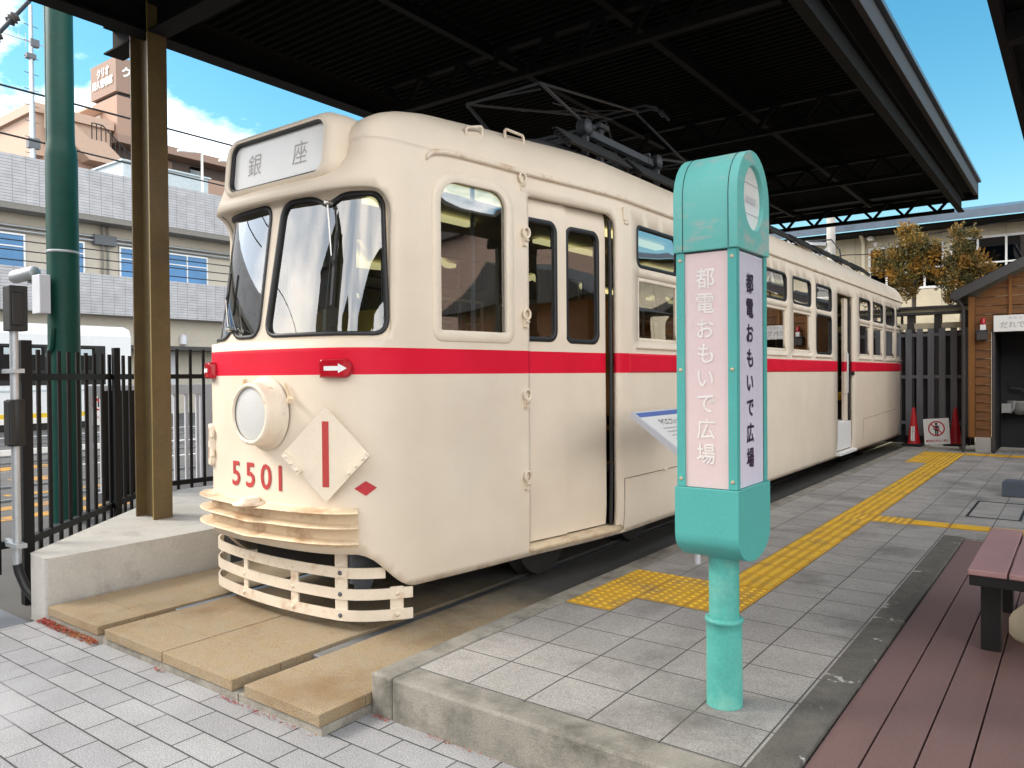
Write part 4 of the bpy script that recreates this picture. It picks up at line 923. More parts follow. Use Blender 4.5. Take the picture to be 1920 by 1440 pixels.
for k in range(ny):
    for dy, dz in prof_: vs.append((ya+.1*k+dy, z+dz))
n = len(vs); mb.add([(xa, y, zz) for y, zz in vs]+[(xb, y, zz+.05) for y, zz in vs], [(i, i+1, n+i+1, n+i) for i in range(n-1)])
mb.add([(xa, ya, z+.05), (xb, ya, z+.1), (xb, yb, z+.1), (xa, yb, z+.05)], [(0, 1, 2, 3)])
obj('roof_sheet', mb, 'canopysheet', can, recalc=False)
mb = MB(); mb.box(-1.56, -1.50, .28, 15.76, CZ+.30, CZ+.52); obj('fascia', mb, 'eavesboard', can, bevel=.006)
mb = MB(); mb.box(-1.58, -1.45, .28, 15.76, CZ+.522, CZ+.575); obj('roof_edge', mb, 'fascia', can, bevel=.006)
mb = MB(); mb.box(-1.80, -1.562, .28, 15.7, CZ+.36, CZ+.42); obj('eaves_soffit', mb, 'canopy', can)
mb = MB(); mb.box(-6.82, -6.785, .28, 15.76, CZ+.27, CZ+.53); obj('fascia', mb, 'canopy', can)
for a, z in ((.24, .27), (15.765, .38)): mb = MB(); mb.box(-6.8, -1.5, a, a+.036, CZ+z-.14*(z > .3), CZ+.56); obj('end_fascia', mb, 'canopy', can)

# ------------------------------------------------------------------ shelter roof over the deck (only its edge is seen)
sh = thing('deck_shelter', 'dark shelter roof edge at the upper right above the wooden deck', 'shelter', (1.5, 4, 0))
mb = MB(); mb.add([(-.33, -2.5, 3.06), (2.2, -2.5, 3.35), (2.2, 8.3, 3.35), (-.33, 8.3, 3.06), (-.33, -2.5, 3.13), (2.2, -2.5, 3.42), (2.2, 8.3, 3.42), (-.33, 8.3, 3.13)], [(3, 2, 1, 0), (4, 5, 6, 7), (0, 1, 5, 4), (1, 2, 6, 5), (2, 3, 7, 6), (3, 0, 4, 7)]); obj('roof', mb, 'canopy', sh)
mb = MB(); mb.box(-.345, -.305, -2.5, 8.3, 2.98, 3.15); obj('fascia', mb, 'canopy', sh)
for y in (-2, 1.2, 4.4, 7.6):
    mb = MB(); mb.bar((-.30, y, 2.98), (2.1, y, 3.25), .09, .13); obj('rafter', mb, 'canopy', sh)
    mb = MB(); mb.box(1.6, 1.72, y-.06, y+.06, -.012, 3.15); obj('post', mb, 'fencebeam', sh)

# ------------------------------------------------------------------ bench, cream base, blue-grey box
be = thing('bench', 'bench of pinkish slats on a black steel frame standing on the wooden deck', 'bench', (-.2, 4.6, -.012))
for k in range(6):
    mb = MB(); x = -.435+.162*k; mb.box(x, x+.155, 4.10, 5.26, .40, .428); obj('slat', mb, 'bench', be, bevel=.006)
mb = MB(); mb.box(-.43, .53, 4.115, 4.165, .35, .40); mb.box(-.43, .53, 5.19, 5.24, .35, .40); mb.box(-.42, -.37, 4.165, 5.19, .35, .40); mb.box(.48, .53, 4.165, 5.19, .35, .40); mb.box(-.1, -.05, 4.165, 5.19, .35, .398); obj('frame', mb, 'dark', be, bevel=.003)
for x in (-.395, .43):
    for y in (4.34, 5.08):
        mb = MB(); mb.box(x-.01, x+.075, y, y+.085, -.012, .35); obj('leg', mb, 'dark', be, bevel=.004)
mb = MB(); mb.lathe([(.0, 0), (.15, .0), (.165, .02), (.165, .09), (.15, .12), (.10, .17), (.06, .20), (.05, .23), (.0, .23)], (-.145, 4.66, -.012), (0, 0, 1), 28); single('weighted_base', mb, 'creamplastic', 'round cream plastic weight standing on the deck under the bench', 'flag base', (-.145, 4.66, -.012), recalc=True)
mb = MB(); mb.box(-.71, -.48, 9.72, 9.96, .0, .15); mb.box(-.69, -.50, 9.74, 9.94, .15, .165); single('meter_box', mb, 'bluegrey', 'small blue grey box on the ground in front of the wooden hut', 'box', (-.6, 9.84, 0), bevel=.006)
mb = MB(); mb.box(-.50, -.2, 10.05, 10.4, 0, .36); mb.box(-.52, -.18, 10.03, 10.42, .36, .40); single('stone_block', mb, 'concrete', 'pale stone block standing on the platform behind the blue grey box', 'stone block', (-.35, 10.2, 0), bevel=.012)

# ------------------------------------------------------------------ right-hand background: cones, sign, slatted fence, hut, trees, building
def cone(x, y, label, sticker):
    t = thing('traffic_cone', label, 'traffic cone', (x, y, 0), 'red traffic cones before the slatted fence')
    mb = MB(); mb.lathe([(.115, .04), (.10, .10), (.028, .66), (.022, .69), (0, .695)], (x, y, 0), (0, 0, 1), 24); obj('body', mb, 'cone', t)
    mb = MB(); mb.box(x-.18, x+.18, y-.18, y+.18, 0, .04); obj('base', mb, 'dark', t, bevel=.015)
    if sticker:
        mb = MB(); mb.add([(x-.032, y-.118, .09), (x+.032, y-.118, .09), (x+.03, y-.084, .35), (x-.03, y-.084, .35)], [(0, 1, 2, 3)]); st = obj('sticker', mb, 'signpanel', t)
        for k, ch in enumerate('関係者以外立入'):
            zc = .33-.036*k; mb = MB(); strokes(mb, ch, .034, lambda u, v: (x+u, y-.119+(zc+v-.09)*.131-.001, zc+v)); obj('character', mb, 'blackish', st, recalc=False)
cone(-2.5, 15.6, 'red traffic cone with a white sticker beside the back end of the tram', True)
cone(-1.87, 15.9, 'plain red traffic cone beside the corner of the wooden hut', False)
sb = thing('warning_sign', 'tilted white no entry notice with a red ring leaning between two red cones', 'warning sign', (-2.12, 15.5, 0))
def SBF(u, v, d=0): c, s_ = math.cos(R(5)), math.sin(R(5)); a = u*c-v*s_; b = u*s_+v*c; return (-2.125+a, 15.52+.18*(b+.22)-d, .275+b)
mb = MB(); mb.prism(rrect(-.205, .205, -.235, .225, .012), lambda u, v, d: SBF(u, v, d), -.006, 0); obj('plate', mb, 'signpanel', sb)
rg = [(.135*math.cos(t), .045+.135*math.sin(t)) for t in np.linspace(0, 2*math.pi, 41)[:-1]]; ri = [(.112*math.cos(t), .045+.112*math.sin(t)) for t in np.linspace(0, 2*math.pi, 41)[:-1]]
mb = MB(); V, T = region(rg, [ri], [], []); mb.add([SBF(u, v, .002) for u, v in V], T); mb.add([SBF(u, v, .0025) for u, v in ((-.092, .122), (-.078, .136), (.092, -.032), (.078, -.046))], [(0, 1, 2, 3)]); obj('red_ring', mb, 'redpaint', sb, recalc=False)
mb = MB(); mb.add([SBF(.022*math.cos(t), .128+.022*math.sin(t), .0015) for t in np.linspace(0, 2*math.pi, 17)[:-1]], [tuple(range(16))])
for a in ([(-.028, .0), (.028, .0), (.028, .1), (-.028, .1)], [(-.026, -.075), (-.004, -.075), (-.004, .0), (-.026, .0)], [(.004, -.075), (.026, -.075), (.026, .0), (.004, .0)], [(-.048, .02), (-.034, .02), (-.034, .1), (-.048, .1)], [(.034, .02), (.048, .02), (.048, .1), (.034, .1)]): mb.add([SBF(u, v, .0015) for u, v in a], [(0, 1, 2, 3)])
obj('pictogram', mb, 'blackish', sb, recalc=False)
letter('notice', '関係者以外立入禁止', .042, lambda u, v: SBF(u, -.17+v, .002), 'redpaint', sb, .95, .0012)
fe = thing('slatted_fence', 'grey timber slatted fence with a ledge on top behind the cones', 'fence', (-2.2, 16.05, 0))
for x in (-2.62, -2.17, -1.72):
    mb = MB(); mb.box(x-.06, x+.06, 16.05, 16.17, -.003, 2.40); obj('post', mb, 'fencebeam', fe)
mb = MB()
for k in range(14):
    x = -4.2+.185*k+.02; mb.box(x, x+.105, 16.0, 16.02, .15, 2.14)
obj('slats', mb, 'greyslat', fe)
for z in (.36, 1.22, 2.0):
    mb = MB(); mb.box(-4.2, -1.6, 16.022, 16.05, z, z+.06); obj('rail', mb, 'greyslat', fe)
mb = MB(); mb.box(-4.2, -1.6, 16.18, 16.21, -.003, 2.1); obj('back_boards', mb, 'fencebeam', fe)
mb = MB(); mb.box(-4.2, -1.6, 15.98, 16.3, 2.41, 2.45); mb.box(-4.2, -1.6, 15.97, 16.3, 2.52, 2.56); mb.box(-4.2, -1.6, 16.06, 16.2, 2.15, 2.25, 1); mb.box(-4.2, -1.6, 16.08, 16.2, 2.45, 2.52, 1); obj('ledge', mb, ['fencebeam', 'creamwall'], fe)
# hut
hu = thing('wooden_hut', 'brown weatherboarded toilet hut with a pitched roof and open doorway at the right', 'hut', (-.2, 16, 0))
HX0, HX1, HY, HD_ = -1.56, 1.4, 14.8, 17.2
mb = MB()
def gable(x): return 2.56+.50*(min(x-HX0, HX1-x))
for k in range(20):
    z0 = .25+.145*k; z1 = z0+.143
    for xa, xb in ((-1.45, -1.225), (-.25, 1.4)) if z0 < 1.93 else ((-1.45, 1.4),):
        mid = (HX0+HX1)/2; 
        lim = lambda z: max(HX0+.02, HX0+(z-2.56)/.5) if z > 2.5 else xa
        l0, l1 = max(xa, lim(z0)), max(xa, lim(z1)); r0_, r1_ = min(xb, HX0+HX1-l0 if z0 > 2.5 else xb), min(xb, HX0+HX1-l1 if z1 > 2.5 else xb)
        if l1 >= r1_: continue
        mb.add([(l0, HY-.022, z0), (r0_, HY-.022, z0), (r1_, HY-.003, z1), (l1, HY-.003, z1), (l0, HY, z0), (r0_, HY, z0)], [(0, 1, 2, 3), (4, 5, 1, 0)])
obj('front_boards', mb, 'wood', hu, recalc=False)
mb = MB(); mb.box(HX0+.02, HX0+.04, HY+.1, HD_, .2, 2.6); obj('side_boards', mb, 'wood', hu)
for x, w, z1 in ((-1.50, .09, 2.58), (-1.195, .045, 2.02), (-.24, .05, 2.02), (-.96, .045, 2.9), (-.1, .045, 3.1)):
    mb = MB(); mb.box(x-w/2, x+w/2, HY-.045, HY+.06, .25 if w > .05 else (.02 if z1 < 2.1 else 2.26), z1); obj('post', mb, 'woodpost' if w > .05 or z1 > 2.1 else 'fencebeam', hu)
for a, b in ((-1.45, -1.225), (-.2, 1.4)): mb = MB(); mb.box(a, b, HY-.028, HY+.1, -.003, .25); obj('footing', mb, 'concrete', hu, bevel=.006)
mb = MB(); mb.box(-1.22, -.22, HY-.05, HY+.05, 1.98, 2.03); obj('lintel', mb, 'fencebeam', hu)
mb = MB(); mb.box(-1.20, .6, 16.0, 16.04, 0, 2.5); mb.box(-1.22, -1.18, HY+.06, 16, 0, 2.5); mb.box(.6, .64, HY+.06, 16.04, 0, 2.5); mb.box(-1.22, .64, HY+.06, 16.04, 2.5, 2.54); mb.box(-.22, .6, HY+.03, HY+.06, 0, 2.5); obj('inner_walls', mb, 'hutin', hu)
mb = MB(); mid = (HX0+HX1)/2; e = .26
for sx in (1, -1):
    xe = HX0-.19 if sx > 0 else HX1+.19; ze = 2.60; zr = ze+.50*(abs(mid-xe)); vs = []
    for x, z in ((xe, ze), (mid, zr)):
        for y in (HY-e, HD_+e): vs += [(x, y, z), (x, y, z+.07)]
    mb.add(vs, [(0, 1, 5, 4), (2, 6, 7, 3), (0, 2, 3, 1), (1, 3, 7, 5), (0, 4, 6, 2)])
obj('roof', mb, 'roofdark', hu)
for sx in (1, -1):
    xe = HX0-.19 if sx > 0 else HX1+.19; zr = 2.6+.5*abs(mid-xe); mb = MB(); mb.bar((xe, HY-e-.012, 2.575), (mid, HY-e-.012, zr-.025), .022, .14); obj('bargeboard', mb, 'fencebeam', hu)
mb = MB(); mb.box(-1.187, -.2, HY-.085, HY-.06, 1.985+.0, 2.25); sp = obj('name_board', mb, 'signpanel', hu, bevel=.004)
letter('lettering', 'だれでもトイレ', .115, lambda u, v: (-.70+u, HY-.0865, 2.095+v), 'greyink', sp, .95, .001, 1.1); letter('small_lettering', 'みなさんの', .05, lambda u, v: (-.82+u, HY-.0865, 2.205+v), 'greyink', sp, 1.2, 0, 1.3)
mb = MB(); mb.box(-1.42, -1.27, HY-.14, HY-.02, 1.86, 2.0); mb.box(-1.43, -1.26, HY-.15, HY-.02, 2.0, 2.02); obj('meter_cover', mb, 'fencebeam', hu, bevel=.005)
mb = MB(); mb.lathe([(.038, 0), (.038, .09), (.03, .10), (0, .10)], (-1.335, HY-.08, 2.11), (0, 0, 1), 16); al = obj('alarm_lamp', mb, 'redlens', hu)
mb = MB(); mb.box(-1.375, -1.295, HY-.11, HY-.03, 2.02, 2.11); obj('lamp_base', mb, 'signpanel', al, bevel=.005)
mb = MB(); mb.lathe([(.0, -.22), (.09, -.20), (.17, -.08), (.21, .0), (.22, .02), (.18, .03), (.12, -.02), (0, -.08)], (-.88, 15.85, .80), (0, 0, 1), 20); obj('wash_basin', mb, 'porcelain', hu)
mb = MB(); mb.box(-1.15, -1.0, 15.68, 15.98, .62, .78); mb.tube([(-1.02, 15.64, .63), (-.97, 15.6, .70), (-.95, 15.62, .82)], .02, 8); obj('holder', mb, 'porcelain', hu, bevel=.03)
mb = MB(); mb.tube([(-1.06, 15.97, 1.16), (-1.06, 15.9, 1.05), (-.86, 15.86, 1.03), (-.84, 15.86, .99)], .016, 8); obj('tap', mb, 'steelgrey', hu)
mb = MB(); mb.tube([(-1.72, 14.58, 2.56), (-1.66, 14.7, 2.48), (-1.62, 14.76, 2.4), (-1.62, 14.76, -.003)], .028, 10); obj('downpipe', mb, 'fencebeam', hu)
mb = MB(); mb.box(-1.79, -1.72, HY-e-.02, HD_+e, 2.54, 2.61); obj('eaves_gutter', mb, 'fencebeam', hu, bevel=.01)
# trees
def tree(x, y, z0, clumps, label, leafk, seed, n):
    rnd = random.Random(seed); t = thing('tree', label, 'tree', (x, y, GZ), 'trees above the slatted fence')
    ztop = max(c[2] for c in clumps); mb = MB(); mb.tube([(x, y, GZ), (x-.02, y, 1.5), (x+.01, y, z0), (x, y, (z0+ztop)/2), (x-.03, y, ztop-.1)], [.06, .05, .04, .028, .008], 9)
    for c in clumps:
        zb = min(c[2]-.1, z0+.6*(c[2]-z0)*.8+.05); mb.tube([(x, y, zb), ((x+c[0])/2, (y+c[1])/2, (zb+c[2])/2+.02), (c[0], c[1], c[2])], [.02, .014, .006], 6)
    obj('trunk', mb, 'bark', t)
    mb = MB(); W_ = sum(c[3]**2 for c in clumps)
    for cx, cy, cz, r in clumps:
        for i in range(int(n/13*r*r/W_)):
            d0 = Vector((rnd.gauss(0, 1), rnd.gauss(0, 1), rnd.gauss(0, 1))).normalized()*r*rnd.random()**.5
            q = Vector((cx, cy, cz))+d0; ax = (d0.normalized()*.7+Vector((0, 0, .75))+Vector((rnd.gauss(0, .35), rnd.gauss(0, .35), rnd.gauss(0, .3)))).normalized(); L_ = rnd.uniform(.06, .17)
            for j in range(13):
                p = q+ax*L_*(j/13)+Vector((rnd.gauss(0, .012), rnd.gauss(0, .012), rnd.gauss(0, .01)))
                a = (ax+Vector((rnd.gauss(0, .6), rnd.gauss(0, .6), rnd.gauss(0, .4)))).normalized(); b = a.cross(Vector((rnd.gauss(0, 1), rnd.gauss(0, 1), rnd.gauss(0, 1)))).normalized(); l = rnd.uniform(.014, .034)
                mb.add([p-a*l, p+b*l*.4, p+a*l, p-b*l*.4], [(0, 1, 2, 3)])
    obj('crown', mb, leafk, t, recalc=False)
tree(-2.88, 18, 2.9, [(-2.98, 18, 4.25, .20), (-2.85, 17.95, 4.0, .24), (-3.2, 18, 3.75, .28), (-2.75, 18.05, 3.7, .24), (-3.5, 18, 3.55, .2), (-2.55, 18, 3.75, .14), (-3.05, 17.9, 3.35, .28), (-3.0, 18, 3.05, .2), (-2.65, 18, 3.4, .16), (-3.6, 18.05, 3.85, .10), (-2.45, 18, 3.95, .09)], 'orange brown conifer bush above the slatted fence, nearer the tram', 'leaf', 3, 21000)
tree(-2.0, 18, 2.9, [(-2.06, 18, 4.15, .15), (-1.78, 18, 4.1, .11), (-2.0, 17.95, 3.85, .2), (-2.1, 18, 3.55, .28), (-1.8, 18, 3.5, .26), (-2.35, 18, 3.3, .22), (-1.6, 18, 3.35, .18), (-2.1, 17.9, 3.15, .26), (-1.75, 18, 3.1, .24), (-2.2, 18, 2.85, .15)], 'orange brown conifer bush above the hut roof, right of the other bush', 'leaf2', 5, 21000)
# cream building behind
cb_ = thing('cream_building', 'cream clad building with white framed windows behind the trees', 'building', (-2, 22, GZ))
mb = MB(); wins = [(-4.18, -2.57, 3.28, 4.33), (-2.45, -.3, 3.28, 4.36), (.2, 2.4, 3.28, 4.36)]
V, T = region([(-12, GZ), (6, GZ), (6, 4.76), (-12, 4.76)], [[(a, c), (b, c), (b, d_), (a, d_)] for a, b, c, d_ in wins], [], [])
mb.add([(u, 20, v) for u, v in V], T); obj('wall', mb, 'creamwall', cb_)
mb = MB(); mb.box(-12, 6, 20.25, 20.3, GZ, 4.7); obj('inner_wall', mb, 'soffit', cb_)
mb = MB(); mb.add([(-12, 19.2, 4.66), (6, 19.2, 4.66), (6, 24, 5.6), (-12, 24, 5.6), (-12, 19.2, 4.84), (6, 19.2, 4.84), (6, 24, 5.78), (-12, 24, 5.78)], [(3, 2, 1, 0), (4, 5, 6, 7), (0, 1, 5, 4), (1, 2, 6, 5), (3, 0, 4, 7)]); obj('roof', mb, 'fascia', cb_)
mb = MB(); mb.box(-12, 6, 19.3, 19.98, 4.6, 4.655); obj('eaves', mb, 'canopy', cb_)
def winframe(parent, x0, x1, z0, z1, y, nx, nz, fm='white', gm='faraway_glass', t=.045, dirx=True, depth=.05, sgn=1):
    """framed window in the x-z plane (dirx) or the y-z plane"""
    def bx_(mb, a, b, c, d_, p, q):
        mb.box(a, b, p, q, c, d_) if dirx else mb.box(p, q, a, b, c, d_)
    mb = MB(); p, q = (y-depth*.3, y+depth*.7) if sgn > 0 else (y-depth*.7, y+depth*.3)
    bx_(mb, x0, x1, z0, z0+t, p, q); bx_(mb, x0, x1, z1-t, z1, p, q); bx_(mb, x0, x0+t, z0+t, z1-t, p, q); bx_(mb, x1-t, x1, z0+t, z1-t, p, q)
    for i in range(1, nx): c = x0+(x1-x0)*i/nx; bx_(mb, c-t*.42, c+t*.42, z0+t, z1-t, p+.006, q-.006)
    for z in nz: bx_(mb, x0+t, x1-t, z-t*.35, z+t*.35, p+.004, q-.004)
    o = obj('window', mb, fm, parent); mb = MB(); c = (p+q)/2+.008*sgn
    mb.add([(x0+t, c, z0+t), (x1-t, c, z0+t), (x1-t, c, z1-t), (x0+t, c, z1-t)] if dirx else [(c, x0+t, z0+t), (c, x1-t, z0+t), (c, x1-t, z1-t), (c, x0+t, z1-t)], [(0, 1, 2, 3)]); obj('pane', mb, gm, o); return o
for a, b, c, d_ in wins: winframe(cb_, a, b, c, d_, 20, 4, (c+.48,), t=.05)
mb = MB(); mb.tube([(-4.28, 19.6, 4.66), (-4.28, 19.9, 4.5), (-4.28, 19.92, 4.4), (-4.28, 19.92, GZ)], .045, 10); obj('downpipe', mb, 'creamplastic', cb_)
cc = thing('security_camera', 'small white security camera on the cream building beside its downpipe', 'camera', (-4.05, 19.98, 4.5))
mb = MB(); mb.tube([(-4.05, 19.98, 4.52), (-4.05, 19.8, 4.52)], .02, 8); mb.lathe([(.0, 0), (.05, .0), (.06, .02), (.06, .1), (.045, .13), (0, .13)], (-4.05, 19.75, 4.52), (-.3, -1, -.1), 16); obj('housing', mb, 'white', cc)
mb = MB(); mb.lathe([(.05, .06), (.045, 0), (.03, -.03), (0, -.045)], (-3.98, 19.8, 4.36), (0, 0, 1), 14); obj('dome', mb, 'porcelain', cc)
mb = MB(); mb.tube([(-7, 19.5, 3.9), (-4.6, 19.6, 4.17), (-3.9, 19.6, 4.12), (-3.2, 19.5, 4.42), (-1, 19.4, 4.55), (2, 19.3, 4.7)], .012, 6); single('cable', mb, 'wire', 'thin black cable strung across the front of the cream building', 'cable', (-4, 19.5, 4.1))
rp = thing('equipment_pole', 'pale grey pole with steel bracket arms just behind the back of the tram roof', 'pole', (-4.66, 18.5, GZ))
mb = MB(); mb.tube([(-4.66, 18.5, GZ), (-4.66, 18.5, 5.0)], .095, 16); obj('shaft', mb, 'concrete', rp)
mb = MB(); mb.bar((-4.75, 18.45, 4.3), (-5.6, 18.35, 4.42), .06, .08); mb.bar((-4.75, 18.45, 4.05), (-5.7, 18.35, 4.22), .04, .06); mb.bar((-4.72, 18.45, 4.2), (-5.1, 18.4, 3.75), .06, .06); obj('arms', mb, 'silver', rp)
mb = MB(); mb.tube([(-5.2, 18.4, 4.4), (-4.6, 18.3, 4.36), (-4.42, 18.3, 4.1), (-4.36, 18.3, 3.5), (-4.3, 18.3, 2.9)], .018, 8); obj('cable', mb, 'wire', rp)

# ------------------------------------------------------------------ left: fences, green pole, sensor post, gate
def fence(name_, label, pts, zb, zt, step, loc, tall=.0):
    t = thing('metal_fence', label, 'fence', loc, 'black steel fences at the left'); P = [Vector((*p, 0)) for p in pts]
    for a, b in zip(P[:-1], P[1:]):
        L_ = (b-a).length; n = max(1, int(L_/step))
        for k in range(1, n):
            q = a+(b-a)*k/n; mb = MB(); mb.box(q.x-.012, q.x+.012, q.y-.012, q.y+.012, zb, zt); obj('bar', mb, 'blackfence', t)
        for z in (1.36, .20): mb = MB(); mb.bar(a+Vector((0, 0, z)), b+Vector((0, 0, z)), .05, .05); obj('rail', mb, 'blackfence', t)
    return t
def post(t, x, y, w=.10, zt=1.62, zb=GZ):
    mb = MB(); mb.box(x-w/2, x+w/2, y-w/2, y+w/2, zb, zt); obj('post', mb, 'blackfence', t, bevel=.004)
FA = fence('a', 'black barred fence running from the corner post towards the left edge of the photo', [(-5.98, -1.5), (-5.98, 2.22)], .0, 1.56, .135, (-5.95, 1, GZ))
FB = fence('b', 'black barred fence slanting back behind the concrete plinth in front of the green pole', [(-6.02, 2.29), (-7.92, 4.28)], .02, 1.56, .16, (-7, 3.3, GZ))
post(FB, -6.0, 2.27, .07); post(FB, -6.98, 3.38, .055); post(FB, -7.90, 4.26, .055); post(FB, -7.45, 3.85, .05)
FC_ = fence('c', 'black barred fence between the brown column and the tram, before the white gate', [(-7.93, 4.34), (-7.93, 9.5)], -.02, 1.66, .155, (-7.93, 6, GZ))
mb = MB(); mb.box(-7.96, -7.93, 3.72, 4.2, .1, 1.22); obj('solid_panel', mb, 'blackfence', FB)
for zl in (.3,):
    chain = MB(); A = Vector((-7.85, 5.1, 1.05)); B = Vector((-4.95, 3.4, .95))
    chain.tube([A+(B-A)*k/14+Vector((0, 0, -.35*math.sin(math.pi*k/14))) for k in range(15)], .010, 6); single('barrier_chain', chain, 'pale', 'pale plastic chain hanging between the black fence and the left side of the tram', 'chain', (-7.85, 5.1, 1.05))
gp_ = thing('green_pole', 'thick dark green steel pole standing behind the black fence', 'pole', (-9.12, 3.85, GZ))
gx, gy = -9.12, 3.85
mb = MB(); mb.lathe([(.160, 0), (.160, 4.05), (.155, 4.12), (.137, 4.22), (.134, 4.3), (.128, 9.5)], (gx, gy, GZ), (0, 0, 1), 32); obj('shaft', mb, 'green', gp_)
mb = MB(); mb.lathe([(.162, 0), (.164, .006), (.164, .02), (.162, .026)], (gx, gy, 2.74), (0, 0, 1), 28); obj('strap', mb, 'silver', gp_)
mb = MB(); cx, cy = gx-.165, gy-.07; mb.tube([(cx, cy, 9), (cx, cy, 1.75), (cx+.04, cy-.05, 1.62), (cx+.14, cy-.09, 1.58), (cx+.24, cy-.09, 1.68), (cx+.26, cy-.08, 1.9)], .024, 10); obj('conduit', mb, 'green', gp_)
mb = MB(); mb.box(gx-.03, gx+.17, gy-.31, gy-.20, 2.05, 2.47); obj('junction_box', mb, 'pale', gp_, bevel=.008)
mb = MB(); n = 10; vs = []
for k in range(n+1):
    t = R(-175+95*k/n); vs += [(gx+.163*math.cos(t), gy+.163*math.sin(t), .45), (gx+.163*math.cos(t), gy+.163*math.sin(t), 1.25)]
mb.add(vs, [(2*k, 2*k+2, 2*k+3, 2*k+1) for k in range(n)], True); plate = obj('notice_plate', mb, 'signpanel', gp_)
def wrap(u, v): t = R(-128)+u/.165; return (gx+.166*math.cos(t), gy+.166*math.sin(t), v)
letter('notice_line', '危険につき', .085, lambda u, v: wrap(u, .90+v), 'blackish', plate, .9, .001); letter('notice_line', '立入禁止', .085, lambda u, v: wrap(u, .78+v), 'blackish', plate, .9, .001); letter('notice_line', 'Authorized', .075, lambda u, v: wrap(u, .66+v), 'blackish', plate, .9); letter('notice_line', 'personnel only', .055, lambda u, v: wrap(u, .56+v), 'blackish', plate, .9)
sc_ = thing('pole_camera', 'grey tubular camera reaching out from the left side of the green pole', 'camera', (-9.3, 3.7, 2.5))
mb = MB(); mb.lathe([(.0, 0), (.06, 0), (.075, .02), (.075, .34), (.06, .38), (0, .38)], (gx-.20, gy-.2, 2.53), (-1, -.25, -.10), 18); obj('housing', mb, 'silver', sc_)
mb = MB(); mb.bar((gx-.16, gy-.1, 2.42), (gx-.32, gy-.22, 2.45), .05, .07); obj('bracket', mb, 'steelgrey', sc_)
# sensor post at the far left: a galvanised tube with two black boxes
se = thing('sensor_post', 'slim grey tube post with two black boxes clamped to the fence at the left edge', 'post', (-5.78, 2.12, GZ))
sx_, sy_ = -5.72, 2.10
mb = MB(); mb.tube([(sx_, sy_, .10), (sx_, sy_, 1.85)], .026, 16); obj('tube', mb, 'silver', se)
mb = MB(); mb.box(sx_-.04, sx_+.075, sy_-.05, sy_+.06, 1.665, 1.965); mb.box(sx_+.075, sx_+.088, sy_-.04, sy_+.03, 1.70, 1.92); obj('detector', mb, 'dark', se, bevel=.012)
mb = MB(); mb.lathe([(.05, .0), (.054, .01), (.054, .30), (.05, .31)], (sx_+.01, sy_, .90), (0, 0, 1), 20); mb.box(sx_-.04, sx_+.06, sy_-.055, sy_-.0, .905, 1.205); obj('junction_box', mb, 'dark', se, bevel=.008)
for z in (.235, 1.40): mb = MB(); mb.box(sx_-.10, sx_+.075, sy_-.034, sy_+.034, z-.014, z+.014); mb.bar((sx_-.08, sy_, z), (-5.95, sy_+.02, z), .03, .03); obj('clamp', mb, 'silver', se)
mb = MB(); mb.tube([(sx_, sy_, .11), (sx_, sy_+.01, .05), (sx_+.05, sy_+.03, -.05), (sx_+.14, sy_+.08, -.16), (sx_+.2, sy_+.1, GZ)], .03, 12); obj('hose', mb, 'rubber', se)
# white gate
ga = thing('white_gate', 'white grey painted steel gate of upright bars behind the black fence near the column', 'gate', (-9.5, 5.6, GZ))
for z in (1.13, -.16): mb = MB(); mb.box(-9.52, -9.47, 4.3, 5.82, z, z+.13); obj('rail', mb, 'pale', ga, bevel=.004)
mb = MB(); mb.box(-9.53, -9.46, 5.70, 5.86, GZ, 1.26); obj('post', mb, 'pale', ga, bevel=.005)
mb = MB(); mb.box(-9.53, -9.46, 4.24, 4.30, GZ, 1.26); obj('post', mb, 'pale', ga, bevel=.005)
for k in range(9): mb = MB(); mb.box(-9.51, -9.48, 4.40+.155*k, 4.44+.155*k, -.03, 1.13); obj('bar', mb, 'pale', ga)
# yard
mb = MB()
for x in (-11.2, -12.6, -16.2, -17.6, -20.6, -22.0): mb.box(x-.035, x+.035, -40, 60, GZ+.003, GZ+.03)
struct('yard_rails', mb, 'rail')
mb = MB()
for x0, x1, y0, y1 in ((-15.6, -14.9, 4.8, 6.2), (-13.7, -13.2, 4.9, 5.7), (-10.0, -9.7, 2.6, 4.9), (-10.8, -10.5, 3.6, 5.0), (-11.9, -11.65, 4.2, 5.5)): mb.box(x0, x1, y0, y1, GZ+.0, GZ+.004)
struct('yellow_markings', mb, 'yellowmark')
mb = MB()
for x, w in ((-18.6, .2), (-15.0, .12), (-23.5, .2)): mb.box(x, x+w, -20, 40, GZ+.0, GZ+.004)
struct('white_markings', mb, 'whitemark')
wf = thing('white_barrier', 'low white tubular barrier in the yard seen through the black fence', 'barrier', (-16, 6.5, GZ))
for z in (-.02, .55): mb = MB(); mb.bar((-16, 5.2, z), (-16, 7.7, z), .06, .10); obj('rail', mb, 'white', wf)
for y in (5.3, 6.1, 6.9, 7.6): mb = MB(); mb.box(-16.03, -15.97, y-.03, y+.03, GZ, .62); obj('post', mb, 'white', wf)
ns = thing('yard_sign', 'white sign with a red prohibition ring standing in the yard behind the fence', 'sign', (-14, 6.45, GZ))
mb = MB(); mb.box(-14.02, -13.99, 6.28, 6.68, .52, 1.18); obj('plate', mb, 'signpanel', ns)
for y in (6.34, 6.6): mb = MB(); mb.box(-14.05, -14.02, y-.02, y+.02, GZ, .9); obj('leg', mb, 'white', ns)
